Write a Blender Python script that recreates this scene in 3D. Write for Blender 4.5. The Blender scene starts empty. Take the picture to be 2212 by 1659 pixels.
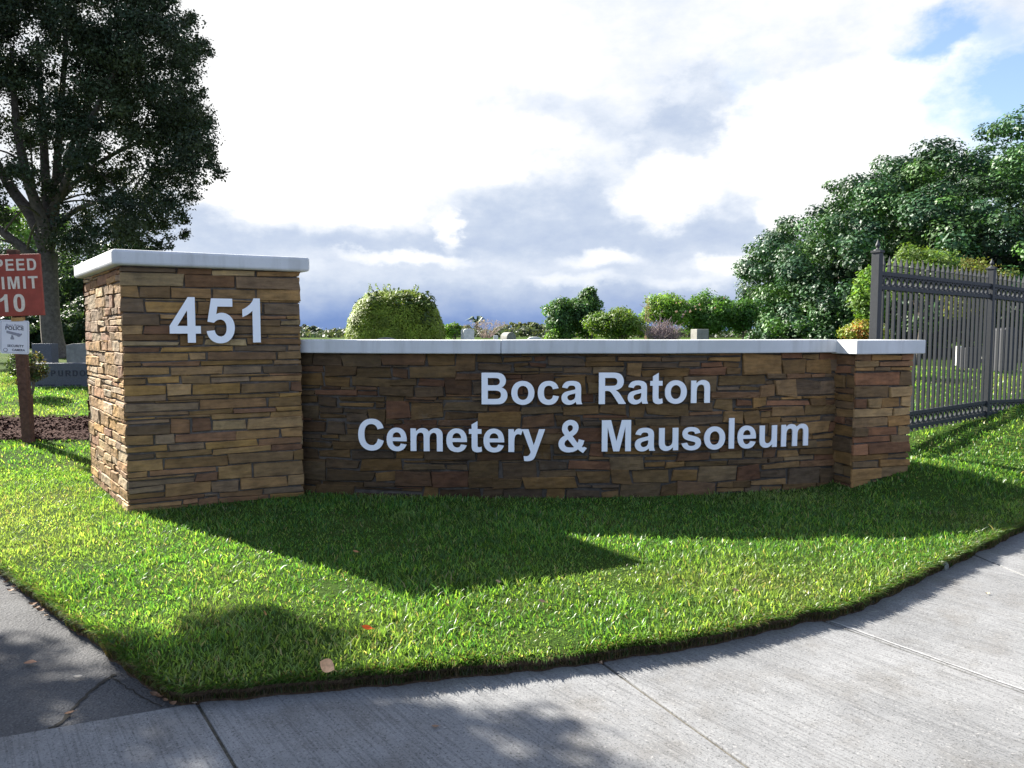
import bpy, bmesh, math, random
import numpy as np
from mathutils import Vector, Matrix, noise
from mathutils.geometry import tessellate_polygon
random.seed(7)
RNG = np.random.default_rng(11)
scene = bpy.context.scene
COL = scene.collection
# ------------------------------------------------------------------ camera
FPX = 1560.0            # focal length in units of a 2212-wide picture
PITCH = 3.94
EYE = 1.65
cam_d = bpy.data.cameras.new("camera")
cam_d.sensor_width = 36.0
cam_d.lens = 36.0 * FPX / 2212.0
cam_d.clip_start = 0.05
cam_d.clip_end = 5000
cam = bpy.data.objects.new("camera", cam_d)
COL.objects.link(cam)
cam.location = (0, 0, EYE)
cam.rotation_euler = (math.radians(90 - PITCH), 0, 0)
scene.camera = cam
scene.view_settings.view_transform = 'Standard'
scene.view_settings.look = 'None'
scene.view_settings.gamma = 1
scene.view_settings.exposure = 2.1
SUN_EL = 33.0
SUN_XY = (-0.81, 0.586)          # horizontal direction towards the sun
EXPO = 2 ** 2.1
CP, SP = math.cos(math.radians(PITCH)), math.sin(math.radians(PITCH))

def ray(px, py):
    u, v = px - 1106.0, py - 829.5
    return (u / (FPX * CP - v * SP), (v * CP + FPX * SP) / (FPX * CP - v * SP))   # X/Y, drop/Y
def gpt(px, py, z=0.0):
    a, b = ray(px, py)
    Y = (EYE - z) / b
    return (a * Y, Y)
def at(px, py, Y):
    a, b = ray(px, py)
    return Vector((a * Y, Y, EYE - b * Y))

# ------------------------------------------------------------------ node helpers
class NT:
    def __init__(s, tree): s.t = tree; s.n = tree.nodes; s.l = tree.links
    def new(s, typ, **kw):
        n = s.n.new(typ)
        for k, v in kw.items(): setattr(n, k, v)
        return n
    def link(s, a, b): s.l.new(a, b)
    def put(s, sock, val):
        if hasattr(val, 'is_linked') or hasattr(val, 'links'): s.l.new(val, sock)
        else: sock.default_value = val
    def math(s, op, a, b=0.0, c=0.0, clamp=False):
        n = s.new('ShaderNodeMath', operation=op); n.use_clamp = clamp
        s.put(n.inputs[0], a); s.put(n.inputs[1], b); s.put(n.inputs[2], c)
        return n.outputs[0]
    def vmath(s, op, a, b=(0, 0, 0)):
        n = s.new('ShaderNodeVectorMath', operation=op)
        s.put(n.inputs[0], a); s.put(n.inputs[1], b)
        return n.outputs['Value'] if op in ('LENGTH', 'DOT_PRODUCT') else n.outputs[0]
    def noise(s, vec, scale, detail=4, rough=0.55, out='Fac'):
        n = s.new('ShaderNodeTexNoise')
        if vec is not None: s.put(n.inputs['Vector'], vec)
        n.inputs['Scale'].default_value = scale; n.inputs['Detail'].default_value = detail
        n.inputs['Roughness'].default_value = rough
        return n.outputs[out]
    def maprange(s, v, a, b, c, d, smooth=False):
        n = s.new('ShaderNodeMapRange', interpolation_type='SMOOTHSTEP' if smooth else 'LINEAR')
        s.put(n.inputs[0], v)
        for i, x in enumerate((a, b, c, d)): n.inputs[i + 1].default_value = x
        return n.outputs[0]
    def ramp(s, v, stops):
        n = s.new('ShaderNodeValToRGB'); s.put(n.inputs[0], v)
        e = n.color_ramp.elements
        while len(e) < len(stops): e.new(0.5)
        for i, (p, c) in enumerate(stops):
            e[i].position = p; e[i].color = (*c, 1) if len(c) == 3 else c
        return n.outputs[0]
    def mix(s, f, a, b, blend='MIX'):
        n = s.new('ShaderNodeMix', data_type='RGBA', blend_type=blend)
        s.put(n.inputs[0], f)
        s.put(n.inputs[6], (*a, 1) if isinstance(a, tuple) and len(a) == 3 else a)
        s.put(n.inputs[7], (*b, 1) if isinstance(b, tuple) and len(b) == 3 else b)
        return n.outputs[2]
    def comb(s, x, y, z=0.0):
        n = s.new('ShaderNodeCombineXYZ')
        s.put(n.inputs[0], x); s.put(n.inputs[1], y); s.put(n.inputs[2], z)
        return n.outputs[0]
    def bump(s, h, strength, dist):
        n = s.new('ShaderNodeBump'); s.put(n.inputs['Height'], h)
        n.inputs['Strength'].default_value = strength; n.inputs['Distance'].default_value = dist
        return n.outputs[0]

def new_mat(name):
    m = bpy.data.materials.new(name); m.use_nodes = True
    nt = NT(m.node_tree); b = m.node_tree.nodes['Principled BSDF']
    return m, nt, b

# ------------------------------------------------------------------ world: sky with clouds
world = bpy.data.worlds.new("World"); scene.world = world; world.use_nodes = True
def build_world():
    nt = NT(world.node_tree); nt.n.clear()
    out = nt.new('ShaderNodeOutputWorld')
    sky = nt.new('ShaderNodeTexSky', sky_type='NISHITA'); sky.sun_disc = False
    sky.sun_elevation = math.radians(SUN_EL)
    sky.sun_rotation = math.atan2(SUN_XY[0], SUN_XY[1])
    bg1 = nt.new('ShaderNodeBackground'); bg1.inputs[1].default_value = 0.06
    nt.link(sky.outputs[0], bg1.inputs[0])
    tc = nt.new('ShaderNodeTexCoord'); d = tc.outputs['Generated']
    sep = nt.new('ShaderNodeSeparateXYZ'); nt.link(d, sep.inputs[0])
    az = nt.math('ARCTAN2', sep.outputs[0], sep.outputs[1])
    el = nt.math('ARCSINE', sep.outputs[2])
    D = 57.29578
    azd = nt.math('MULTIPLY', az, D); eld = nt.math('MULTIPLY', el, D)
    p0 = nt.comb(azd, eld, 0.0)
    # domain warp
    n1 = nt.noise(nt.vmath('MULTIPLY', p0, (1, 1.5, 1)), 0.16, 7, 0.6, 'Color')
    w = nt.vmath('MULTIPLY', nt.vmath('SUBTRACT', n1, (0.5, 0.5, 0.5)), (11, 8, 0))
    n2 = nt.noise(nt.vmath('MULTIPLY', p0, (1, 1.6, 1)), 0.045, 3, 0.5, 'Color')
    w2 = nt.vmath('MULTIPLY', nt.vmath('SUBTRACT', n2, (0.5, 0.5, 0.5)), (9, 4, 0))
    lowfade = nt.maprange(eld, 0, 14, 0.3, 1.0)
    wsc = nt.new('ShaderNodeVectorMath', operation='SCALE')
    nt.link(nt.vmath('ADD', w, w2), wsc.inputs[0]); nt.link(lowfade, wsc.inputs[3])
    p = nt.vmath('ADD', p0, wsc.outputs[0])
    sp = nt.new('ShaderNodeSeparateXYZ'); nt.link(p, sp.inputs[0])
    def ae(px, py):
        a, b = ray(px, py)
        return (math.degrees(math.atan(a)), math.degrees(math.atan2(-b, math.sqrt(1 + a * a))))
    DEG = 180 / math.pi / FPX
    # brightness by elevation
    lev = [(735, .0), (705, .03), (680, .16), (640, .40), (608, .63), (585, .67), (560, .65), (525, .62), (470, .68), (420, .76), (340, .86), (240, .88), (0, .86)]
    pos = []
    for y, v in lev: pos.append((max(0.0, ae(1106, y)[1]) / 35.0, (v, v, v)))
    base = nt.ramp(nt.math('DIVIDE', sp.outputs[1], 35.0, clamp=True), pos)
    bri = nt.math('ADD', base, 0.0)
    blobs = [(1440, 412, 110, 70, .55), (1830, 320, 330, 170, .65), (1960, 190, 160, 170, .3), (1600, 285, 90, 90, .3),
             (720, 420, 260, 90, .50), (500, 385, 190, 60, .30), (640, 330, 420, 120, .25), (800, 120, 520, 220, .22), (950, 497, 26, 50, .40), (1290, 560, 110, 24, .32), (1695, 488, 60, 34, .45),
             (1575, 572, 80, 28, .42), (880, 566, 150, 18, .30), (1460, 608, 120, 18, .16), (1230, 612, 120, 18, .2), (1060, 330, 260, 70, .22),
             (1250, 455, 420, 120, -.13), (1230, 400, 260, 60, -.05), (470, 455, 200, 40, -.08), (720, 520, 420, 50, -.10), (1540, 490, 260, 60, -.06),
             (1530, 225, 90, 110, -.22), (1460, 330, 80, 100, -.20), (600, 372, 90, 28, -.20), (1160, 250, 330, 60, -.10),
             (1600, 360, 60, 60, -.15), (860, 690, 330, 60, -.10), (1750, 130, 240, 60, -.12), (1350, 30, 150, 60, -.05), (2120, 30, 200, 40, -.12), (2080, 150, 110, 40, .2), (1300, 250, 300, 120, -.10), (1020, 130, 200, 60, -.05)]
    def blob(px, py, rx, ry):
        a, e = ae(px, py)
        q = nt.vmath('MULTIPLY', nt.vmath('SUBTRACT', p, (a, e, 0)), (1 / (rx * DEG), 1 / (ry * DEG), 0))
        return nt.maprange(nt.vmath('LENGTH', q), 0.25, 1.15, 1.0, 0.0, True)
    for (x, y, rx, ry, am) in blobs:
        bri = nt.math('MULTIPLY_ADD', blob(x, y, rx, ry), am, bri)
    f = nt.noise(nt.vmath('MULTIPLY', p0, (1, 2.4, 1)), 0.13, 8, 0.62)
    bri = nt.math('MULTIPLY_ADD', nt.math('SUBTRACT', f, 0.5), nt.maprange(eld, 1, 9, 0.20, 0.48), bri)
    f3 = nt.noise(nt.vmath('MULTIPLY', p0, (1, 1.6, 1)), 0.55, 5, 0.6)
    bri = nt.math('MULTIPLY_ADD', nt.math('SUBTRACT', f3, 0.5), 0.22, bri)
    # dimmer clouds away from the sun
    sd = nt.vmath('DOT_PRODUCT', d, (SUN_XY[0], SUN_XY[1], 0.0))
    bri = nt.math('MULTIPLY', bri, nt.maprange(sd, -0.95, 0.0, 0.86, 1.0, True))
    k = 1.0 / EXPO
    s = lambda c, m=1.0: tuple(x * k * m for x in c)
    colr = nt.ramp(nt.math('MULTIPLY', bri, 0.75, clamp=True),
                   [(0.0, s((.21, .325, .63))), (.12, s((.32, .435, .71))), (.28, s((.47, .57, .78))), (.42, s((.62, .71, .87))), (.55, s((.84, .90, 1.0))), (.68, s((1.04, 1.05, 1.06))), (1.0, s((1.25, 1.25, 1.25)))])
    fy = nt.maprange(sep.outputs[1], 0.35, -0.25, 0.0, 1.0, True)
    colr = nt.mix(fy, colr, nt.mix(1.0, colr, (.93, 1.07, 1.40), 'MULTIPLY'))
    bg2 = nt.new('ShaderNodeBackground'); bg2.inputs[1].default_value = 1.0
    nt.link(colr, bg2.inputs[0])
    cov = None
    for (x, y, rx, ry, am) in [(2215, 225, 190, 130, 1.3), (2000, 95, 110, 60, 1.0), (2110, 100, 120, 50, .7), (1600, 170, 60, 90, .16), (1560, 300, 50, 60, .15), (2500, 300, 300, 240, .9)]:
        b = nt.math('MULTIPLY', blob(x, y, rx, ry), am)
        cov = b if cov is None else nt.math('MAXIMUM', cov, b)
    bk = nt.maprange(nt.noise(p0, 0.03, 5, 0.6), 0.5, 0.62, 0.0, 0.8, True)
    side = nt.maprange(nt.math('ABSOLUTE', azd), 42, 60, 0.0, 1.0, True)
    cov = nt.math('MAXIMUM', cov, nt.math('MULTIPLY', bk, side))
    cov = nt.math('MAXIMUM', cov, nt.maprange(eld, 40, 58, 0.0, .92, True))
    cov = nt.math('MINIMUM', cov, 1.0)
    mx = nt.new('ShaderNodeMixShader')
    nt.link(cov, mx.inputs[0]); nt.link(bg2.outputs[0], mx.inputs[1]); nt.link(bg1.outputs[0], mx.inputs[2])
    nt.link(mx.outputs[0], out.inputs[0])
build_world()

sun_d = bpy.data.lights.new("sun", 'SUN'); sun_d.energy = 4.8; sun_d.angle = math.radians(0.5); sun_d.color = (1.0, 0.95, 0.86)
sun = bpy.data.objects.new("sun", sun_d); COL.objects.link(sun)
ce = math.cos(math.radians(SUN_EL))
sdir = Vector((SUN_XY[0] * ce, SUN_XY[1] * ce, math.sin(math.radians(SUN_EL))))
sun.rotation_euler = sdir.to_track_quat('Z', 'Y').to_euler()
sun.location = (0, 0, 30)

# ------------------------------------------------------------------ object helpers
def setp(o, label=None, cat=None, group=None, kind=None):
    if label: o['label'] = label
    if cat: o['category'] = cat
    if group: o['group'] = group
    if kind: o['kind'] = kind
    return o
def empty(name, loc, label, cat, group=None, rz=0.0):
    o = bpy.data.objects.new(name, None); COL.objects.link(o)
    o.empty_display_size = 0.2
    o.location = loc; o.rotation_euler = (0, 0, rz)
    return setp(o, label, cat, group)
def link_mesh(name, me, mat, parent=None, loc=None, world_space=False):
    o = bpy.data.objects.new(name, me); COL.objects.link(o)
    if mat is not None and not me.materials: me.materials.append(mat)
    if parent is not None:
        o.parent = parent
        if world_space: o.matrix_parent_inverse = wm(parent).inverted()
    if loc is not None: o.location = loc
    return o
def wm(o):
    m = Matrix.LocRotScale(o.location, o.rotation_euler, o.scale)
    if o.parent: m = wm(o.parent) @ o.matrix_parent_inverse @ m
    return m
def mesh_py(name, v, f, smooth=False, cols=None):
    me = bpy.data.meshes.new(name); me.from_pydata([tuple(x) for x in v], [], f); me.update()
    if cols is not None:
        a = me.color_attributes.new('col', 'FLOAT_COLOR', 'POINT')
        a.data.foreach_set('color', np.asarray(cols, dtype=np.float32).ravel())
    if smooth: me.polygons.foreach_set('use_smooth', [True] * len(me.polygons))
    return me
def mesh_np(name, verts, faces_by_size, cols=None, smooth=False):
    """faces_by_size: list of int arrays (n,k)"""
    me = bpy.data.meshes.new(name)
    me.vertices.add(len(verts)); me.vertices.foreach_set('co', np.asarray(verts, np.float32).ravel())
    loops = np.concatenate([f.ravel() for f in faces_by_size])
    sizes = np.concatenate([np.full(len(f), f.shape[1]) for f in faces_by_size])
    starts = np.concatenate([[0], np.cumsum(sizes)[:-1]])
    me.loops.add(len(loops)); me.loops.foreach_set('vertex_index', loops.astype(np.int32))
    me.polygons.add(len(sizes)); me.polygons.foreach_set('loop_start', starts.astype(np.int32))
    try: me.polygons.foreach_set('loop_total', sizes.astype(np.int32))
    except Exception: pass
    if smooth: me.polygons.foreach_set('use_smooth', np.ones(len(sizes), bool))
    me.update(calc_edges=True)
    if cols is not None:
        a = me.color_attributes.new('col', 'FLOAT_COLOR', 'POINT')
        c = np.ones((len(verts), 4), np.float32); c[:, :3] = cols
        a.data.foreach_set('color', c.ravel())
    return me
class MB:
    """collects simple solids into one mesh"""
    def __init__(s): s.v = []; s.f = []
    def add(s, vs, fs):
        n = len(s.v); s.v += [tuple(v) for v in vs]; s.f += [tuple(i + n for i in f) for f in fs]; return s
    def box(s, c, size, rot=None):
        hx, hy, hz = size[0] / 2, size[1] / 2, size[2] / 2
        vs = [Vector((x, y, z)) for z in (-hz, hz) for x, y in ((-hx, -hy), (hx, -hy), (hx, hy), (-hx, hy))]
        if rot is not None: vs = [rot @ v for v in vs]
        return s.add([v + Vector(c) for v in vs], [(3, 2, 1, 0), (4, 5, 6, 7), (0, 1, 5, 4), (1, 2, 6, 5), (2, 3, 7, 6), (3, 0, 4, 7)])
    def prism(s, poly, z0, z1):
        n = len(poly)
        vs = [(x, y, z0) for x, y in poly] + [(x, y, z1) for x, y in poly]
        return s.add(vs, [tuple(reversed(range(n))), tuple(range(n, 2 * n))] + [(i, (i + 1) % n, n + (i + 1) % n, n + i) for i in range(n)])
    def tube(s, pts, rad, k=8, cap=True):
        pts = [Vector(p) for p in pts]; rings = []
        ref = Vector((0.31, 0.9, 0.27)).normalized()
        for i, p in enumerate(pts):
            t = (pts[min(i + 1, len(pts) - 1)] - pts[max(i - 1, 0)]).normalized()
            a = t.cross(ref).normalized(); b = t.cross(a)
            r = rad[i] if isinstance(rad, (list, tuple)) else rad
            rings.append([p + (a * math.cos(q * 2 * math.pi / k) + b * math.sin(q * 2 * math.pi / k)) * r for q in range(k)])
        vs = [v for r in rings for v in r]; fs = []
        for i in range(len(pts) - 1):
            for q in range(k):
                fs.append((i * k + q, i * k + (q + 1) % k, (i + 1) * k + (q + 1) % k, (i + 1) * k + q))
        if cap: fs += [tuple(reversed(range(k))), tuple(range((len(pts) - 1) * k, len(pts) * k))]
        return s.add(vs, fs)
    def lathe(s, c, prof, k=12):
        vs = []; fs = []
        for r, z in prof:
            for q in range(k): vs.append((c[0] + r * math.cos(q * 2 * math.pi / k), c[1] + r * math.sin(q * 2 * math.pi / k), c[2] + z))
        for i in range(len(prof) - 1):
            for q in range(k): fs.append((i * k + q, i * k + (q + 1) % k, (i + 1) * k + (q + 1) % k, (i + 1) * k + q))
        fs += [tuple(reversed(range(k))), tuple(range((len(prof) - 1) * k, len(prof) * k))]
        return s.add(vs, fs)
    def mesh(s, name, smooth=False): return mesh_py(name, s.v, s.f, smooth)
    def build(s, name, mat, parent=None, smooth=False, bevel=0.0, ws=False):
        o = link_mesh(name, s.mesh(name, smooth), mat, parent, world_space=ws)
        if bevel:
            m = o.modifiers.new('bevel', 'BEVEL'); m.width = bevel; m.segments = 2; m.limit_method = 'ANGLE'
        return o

# ------------------------------------------------------------------ materials
def mat_plain(name, col, rough=0.6, var=0.25, scale=12.0, bump=0.0, spec=0.3, metallic=0.0):
    m, nt, b = new_mat(name)
    tc = nt.new('ShaderNodeTexCoord').outputs['Object']
    n = nt.noise(tc, scale, 6, 0.6)
    dark = tuple(c * (1 - var) for c in col); lite = tuple(min(1, c * (1 + var)) for c in col)
    c = nt.ramp(n, [(0.3, dark), (0.7, lite)])
    nt.link(c, b.inputs['Base Color'])
    b.inputs['Roughness'].default_value = rough; b.inputs['Metallic'].default_value = metallic
    b.inputs['Specular IOR Level'].default_value = spec
    if bump: nt.link(nt.bump(nt.noise(tc, scale * 4, 5, 0.6), 0.6, bump), b.inputs['Normal'])
    return m
def mat_coping():
    m, nt, b = new_mat('cast stone coping')
    tc = nt.new('ShaderNodeTexCoord').outputs['Object']
    n = nt.noise(tc, 1.6, 6, 0.6); n2 = nt.noise(tc, 45, 4, 0.7)
    st = nt.noise(nt.vmath('MULTIPLY', tc, (1, 1, 0.12)), 9, 4, 0.6)
    c = nt.ramp(n, [(0.3, (.50, .51, .50)), (0.62, (.60, .605, .60))])
    c = nt.mix(nt.maprange(st, 0.48, 0.72, 0, .5), c, (.34, .335, .31))
    c = nt.mix(nt.maprange(n2, 0.62, 0.75, 0, .35), c, (.34, .33, .3))
    nt.link(c, b.inputs['Base Color']); b.inputs['Roughness'].default_value = .8
    nt.link(nt.bump(n2, .35, .003), b.inputs['Normal'])
    return m
def mat_stone():
    m, nt, b = new_mat('ledge stone')
    at_ = nt.new('ShaderNodeAttribute', attribute_name='col'); base = at_.outputs['Color']
    tc = nt.new('ShaderNodeTexCoord').outputs['Object']
    g = nt.noise(nt.vmath('MULTIPLY', tc, (1.4, 1.4, 9)), 4, 6, 0.65)       # bedding grain
    n = nt.noise(tc, 7, 6, 0.65); n2 = nt.noise(tc, 60, 5, 0.7)
    c = nt.mix(1.0, base, nt.ramp(g, [(0.25, (.62, .58, .54)), (0.5, (1, 1, 1)), (0.78, (1.32, 1.22, 1.08))]), 'MULTIPLY')
    c = nt.mix(1.0, c, nt.ramp(n, [(0.3, (.72, .70, .70)), (0.7, (1.25, 1.2, 1.12))]), 'MULTIPLY')
    c = nt.mix(nt.maprange(n2, .55, .75, 0, .35), c, (.07, .055, .04))
    c = nt.mix(nt.maprange(nt.noise(tc, 2.3, 5, .7), .62, .78, 0, .2), c, (.30, .27, .23))   # lime bloom
    nt.link(c, b.inputs['Base Color']); b.inputs['Roughness'].default_value = .85
    b.inputs['Specular IOR Level'].default_value = .2
    h = nt.math('ADD', nt.math('MULTIPLY', n2, .5), g)
    nt.link(nt.bump(h, .8, .008), b.inputs['Normal'])
    return m
def mat_leaf(name, trans=.3, rough=.45, spec=.4, mult=1.0):
    m, nt, b = new_mat(name)
    at_ = nt.new('ShaderNodeAttribute', attribute_name='col'); base = at_.outputs['Color']
    nt.link(base, b.inputs['Base Color']); b.inputs['Roughness'].default_value = rough
    b.inputs['Specular IOR Level'].default_value = spec
    t = nt.new('ShaderNodeBsdfTranslucent')
    nt.link(nt.mix(1.0, base, (1.55, 1.6, .75), 'MULTIPLY'), t.inputs[0])
    mx = nt.new('ShaderNodeMixShader'); mx.inputs[0].default_value = trans
    nt.link(b.outputs[0], mx.inputs[1]); nt.link(t.outputs[0], mx.inputs[2])
    nt.link(mx.outputs[0], nt.n['Material Output'].inputs[0])
    return m
def mat_lawn():
    m, nt, b = new_mat('lawn soil and turf')
    tc = nt.new('ShaderNodeTexCoord').outputs['Object']
    geo = nt.new('ShaderNodeNewGeometry')
    n = nt.noise(tc, 38, 5, .7); n1 = nt.noise(tc, .9, 4, .6)
    c = nt.ramp(n, [(0.3, (.018, .028, .006)), (.55, (.045, .085, .015)), (.75, (.08, .13, .025))])
    c = nt.mix(nt.maprange(n1, .5, .68, 0, .5), c, (.10, .105, .03))
    sep = nt.new('ShaderNodeSeparateXYZ'); nt.link(geo.outputs['True Normal'], sep.inputs[0])
    soil = nt.ramp(nt.noise(tc, 30, 5, .7), [(.3, (.035, .024, .016)), (.7, (.13, .09, .055))])
    c = nt.mix(nt.maprange(sep.outputs[2], .3, .7, 1, 0), c, soil)
    nt.link(c, b.inputs['Base Color']); b.inputs['Roughness'].default_value = 1; b.inputs['Specular IOR Level'].default_value = .05
    nt.link(nt.bump(n, .9, .04), b.inputs['Normal'])
    return m
def mat_concrete(ang):
    m, nt, b = new_mat('broomed concrete')
    tc = nt.new('ShaderNodeTexCoord').outputs['Object']
    vr = nt.new('ShaderNodeVectorRotate', rotation_type='Z_AXIS'); nt.link(tc, vr.inputs[0]); vr.inputs['Angle'].default_value = ang
    v = vr.outputs[0]
    broom = nt.noise(nt.vmath('MULTIPLY', v, (1, .025, 1)), 95, 3, .6)
    broom2 = nt.noise(nt.vmath('MULTIPLY', v, (1, .05, 1)), 22, 3, .6)
    speck = nt.noise(tc, 85, 5, .8); agg = nt.noise(tc, 60, 3, .6)
    patch = nt.noise(tc, 1.3, 8, .72); patch2 = nt.noise(tc, 3.5, 5, .65)
    c = nt.ramp(patch, [(.28, (.135, .137, .14)), (.5, (.192, .194, .197)), (.72, (.25, .252, .254))])
    c = nt.mix(nt.maprange(patch2, .48, .72, 0, .55), c, (.11, .10, .088))
    c = nt.mix(nt.maprange(broom, .50, .62, 0, .36), c, (.07, .07, .073))
    c = nt.mix(nt.maprange(broom2, .5, .7, 0, .10), c, (.31, .31, .30))
    c = nt.mix(nt.maprange(speck, .53, .62, 0, .75), c, (.045, .045, .045))
    c = nt.mix(nt.maprange(agg, .60, .70, 0, .5), c, (.34, .33, .32))
    nt.link(c, b.inputs['Base Color']); b.inputs['Roughness'].default_value = .9; b.inputs['Specular IOR Level'].default_value = .2
    h = nt.math('ADD', nt.math('MULTIPLY', broom, 1.0), nt.math('MULTIPLY', speck, .8))
    nt.link(nt.bump(h, .8, .004), b.inputs['Normal'])
    return m
def mat_asphalt(name='old asphalt', k=1.0):
    m, nt, b = new_mat(name)
    tc = nt.new('ShaderNodeTexCoord').outputs['Object']
    vo = nt.new('ShaderNodeTexVoronoi'); nt.link(tc, vo.inputs['Vector']); vo.inputs['Scale'].default_value = 60
    speck = nt.noise(tc, 130, 4, .7); patch = nt.noise(tc, 2.0, 6, .62)
    c = nt.ramp(patch, [(.3, (.065 * k, .065 * k, .068 * k)), (.7, (.11 * k, .11 * k, .112 * k))])
    c = nt.mix(nt.maprange(vo.outputs['Distance'], .12, .4, .6, 0), c, (.16, .155, .15))
    c = nt.mix(nt.maprange(speck, .5, .66, 0, .7), c, (.018, .018, .020))
    nt.link(c, b.inputs['Base Color']); b.inputs['Roughness'].default_value = .9; b.inputs['Specular IOR Level'].default_value = .25
    nt.link(nt.bump(nt.math('SUBTRACT', speck, vo.outputs['Distance']), .9, .008), b.inputs['Normal'])
    return m
M_STONE = mat_stone()
M_MORTAR = mat_plain('mortar', (.085, .072, .06), .95, .35, 14, .006, .1)
M_COPING = mat_coping()
M_MORTAR2 = mat_plain('pale grey mortar', (.14, .12, .10), .95, .35, 14, .006, .1)
M_LETTER = mat_plain('white painted letter', (.86, .87, .88), .5, .02, 6)
M_LAWN = mat_lawn()
M_CONC = mat_concrete(math.radians(-38))
M_ASPH = mat_asphalt()
M_ROAD = mat_asphalt('road asphalt', .8)
M_LEAFG = mat_leaf('glossy leaf', .14, .5, .32)
M_LEAF = mat_leaf('soft leaf', .30, .55, .3)
M_LEAFD = mat_leaf('oak leaf', .06, .6, .2)
M_BLADE = mat_leaf('grass blade', .50, .38, .45)
M_BARK = mat_plain('grey bark', (.115, .10, .085), .95, .4, 9, .03, .1)
M_METAL = mat_plain('dark grey powder coat', (.030, .033, .037), .6, .12, 30, 0, .3)
M_WOOD = mat_plain('weathered brown post', (.10, .055, .04), .85, .4, 18, .01, .15)
M_RED = mat_plain('faded red sign paint', (.27, .06, .042), .65, .18, 8, .002, .25)
M_CREAM = mat_plain('worn cream paint', (.62, .58, .50), .7, .12, 40)
M_SIGNW = mat_plain('white sheet sign', (.66, .68, .74), .4, .03, 4)
M_INK = mat_plain('dark sign ink', (.05, .05, .07), .5, .1, 20)
M_INKG = mat_plain('grey sign ink', (.24, .25, .30), .5, .15, 20)
M_GRAN = mat_plain('blue grey granite', (.075, .082, .10), .6, .25, 60, .001, .4)
M_GRAN2 = mat_plain('dark granite', (.030, .031, .036), .7, .25, 60, .001, .4)
M_MARBLE = mat_plain('pale weathered marble', (.56, .56, .54), .7, .15, 10, .003)
M_GREYST = mat_plain('grey weathered headstone', (.20, .195, .175), .8, .25, 10, .004)
M_ENGR = mat_plain('engraved recess', (.042, .045, .058), .9, .1, 20)
M_MULCH = mat_plain('wood mulch', (.085, .05, .042), .95, .6, 45, .03, .05)

# ------------------------------------------------------------------ terrain
TAB = [(0, 0), (7.8, 0), (8.4, .02), (9.25, .11), (10, .17), (10.6, .20), (11.2, .32), (13, .50), (15, .63), (24, .90), (40, 1.05), (60, 1.32), (100, 1.5), (300, 1.58), (3000, 1.6)]
def hgt(x, y):
    h = float(np.interp(y, [a for a, b in TAB], [b for a, b in TAB]))
    sx = min(1, max(0, (x - 3.0) / 1.3)); sy = min(1, max(0, (y - 7.0) / .9))
    sx = sx * sx * (3 - 2 * sx); sy = sy * sy * (3 - 2 * sy)
    fade = min(1, max(0, (22 - y) / 8))
    return h + .22 * sx * sy * fade
PAVE = -0.08
edge_px = [(400, 1523), (470, 1517), (600, 1503), (750, 1490), (900, 1476), (1050, 1461), (1200, 1444), (1330, 1428), (1450, 1410), (1550, 1392), (1650, 1369), (1745, 1345),
           (1790, 1340), (1850, 1322), (1900, 1300), (1960, 1270), (2020, 1240), (2120, 1192), (2212, 1148)]
left_px = [(0, 1240), (60, 1285), (150, 1352), (220, 1402), (280, 1450), (340, 1500)]
left = [(-60, 45), (-14, 13), (-8.5, 8.9), (-5.6, 6.6)] + [gpt(x, y, PAVE) for x, y in left_px]
front = [gpt(x, y, PAVE) for x, y in edge_px]
right = [(5.6, 7.5), (7.6, 9.4), (12, 13), (60, 50)]
EDGE = left + front + right
# densify and roughen the lawn edge
dense = []
for (a, b) in zip(EDGE[:-1], EDGE[1:]):
    L = math.dist(a, b); n = max(1, int(min(L / .035, 60)))
    for i in range(n):
        t = i / n; dense.append((a[0] + (b[0] - a[0]) * t, a[1] + (b[1] - a[1]) * t))
dense.append(EDGE[-1])
C0 = (0.2, 9.5)
LAWN_EDGE = []
for (x, y) in dense:
    r = (noise.noise(Vector((x * 6, y * 6, 0))) * .026 + noise.noise(Vector((x * 19, y * 19, 3))) * .016) if abs(x) < 9 else 0
    dx, dy = C0[0] - x, C0[1] - y; L = math.hypot(dx, dy)
    LAWN_EDGE.append((x + dx / L * r, y + dy / L * r))
def build_lawn():
    ring = list(LAWN_EDGE)
    far = []
    a0 = math.atan2(ring[-1][1] - C0[1], ring[-1][0] - C0[0]); a1 = math.atan2(ring[0][1] - C0[1], ring[0][0] - C0[0])
    for i in range(1, 60):
        t = a0 + (a1 - a0) * i / 60; w = math.sin(math.pi * i / 60) ** .3
        R = 75 + 1500 * w
        far.append((C0[0] + R * math.cos(t), C0[1] + R * math.sin(t)))
    allr = ring + far; n = len(allr)
    fr = [0.02] + [1 - (1 - k / 22) ** 1.0 for k in range(1, 22)] + [.985, 1.0]
    v = []; f = []
    for k in fr:
        for j, (x, y) in enumerate(allr):
            kk = k if j < len(ring) else k ** 3
            px_, py_ = C0[0] + (x - C0[0]) * kk, C0[1] + (y - C0[1]) * kk
            z = hgt(px_, py_)
            if j < len(ring): z += noise.noise(Vector((px_ * 2.2, py_ * 2.2, 5))) * .012 - (.02 if k == 1.0 else 0)
            v.append((px_, py_, z))
    for i in range(len(fr) - 1):
        for j in range(n):
            f.append((i * n + j, (i + 1) * n + j, (i + 1) * n + (j + 1) % n, i * n + (j + 1) % n))
    f.append(tuple(range(n)))
    # skirt
    base = (len(fr) - 1) * n; s0 = len(v)
    m = len(ring)
    for j in range(m): v.append((ring[j][0], ring[j][1], -.19))
    for j in range(m - 1): f.append((base + j, s0 + j, s0 + j + 1, base + j + 1))
    me = mesh_py('lawn', v, f)
    return link_mesh('lawn', me, M_LAWN)
lawn = setp(build_lawn(), kind='structure')
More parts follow.
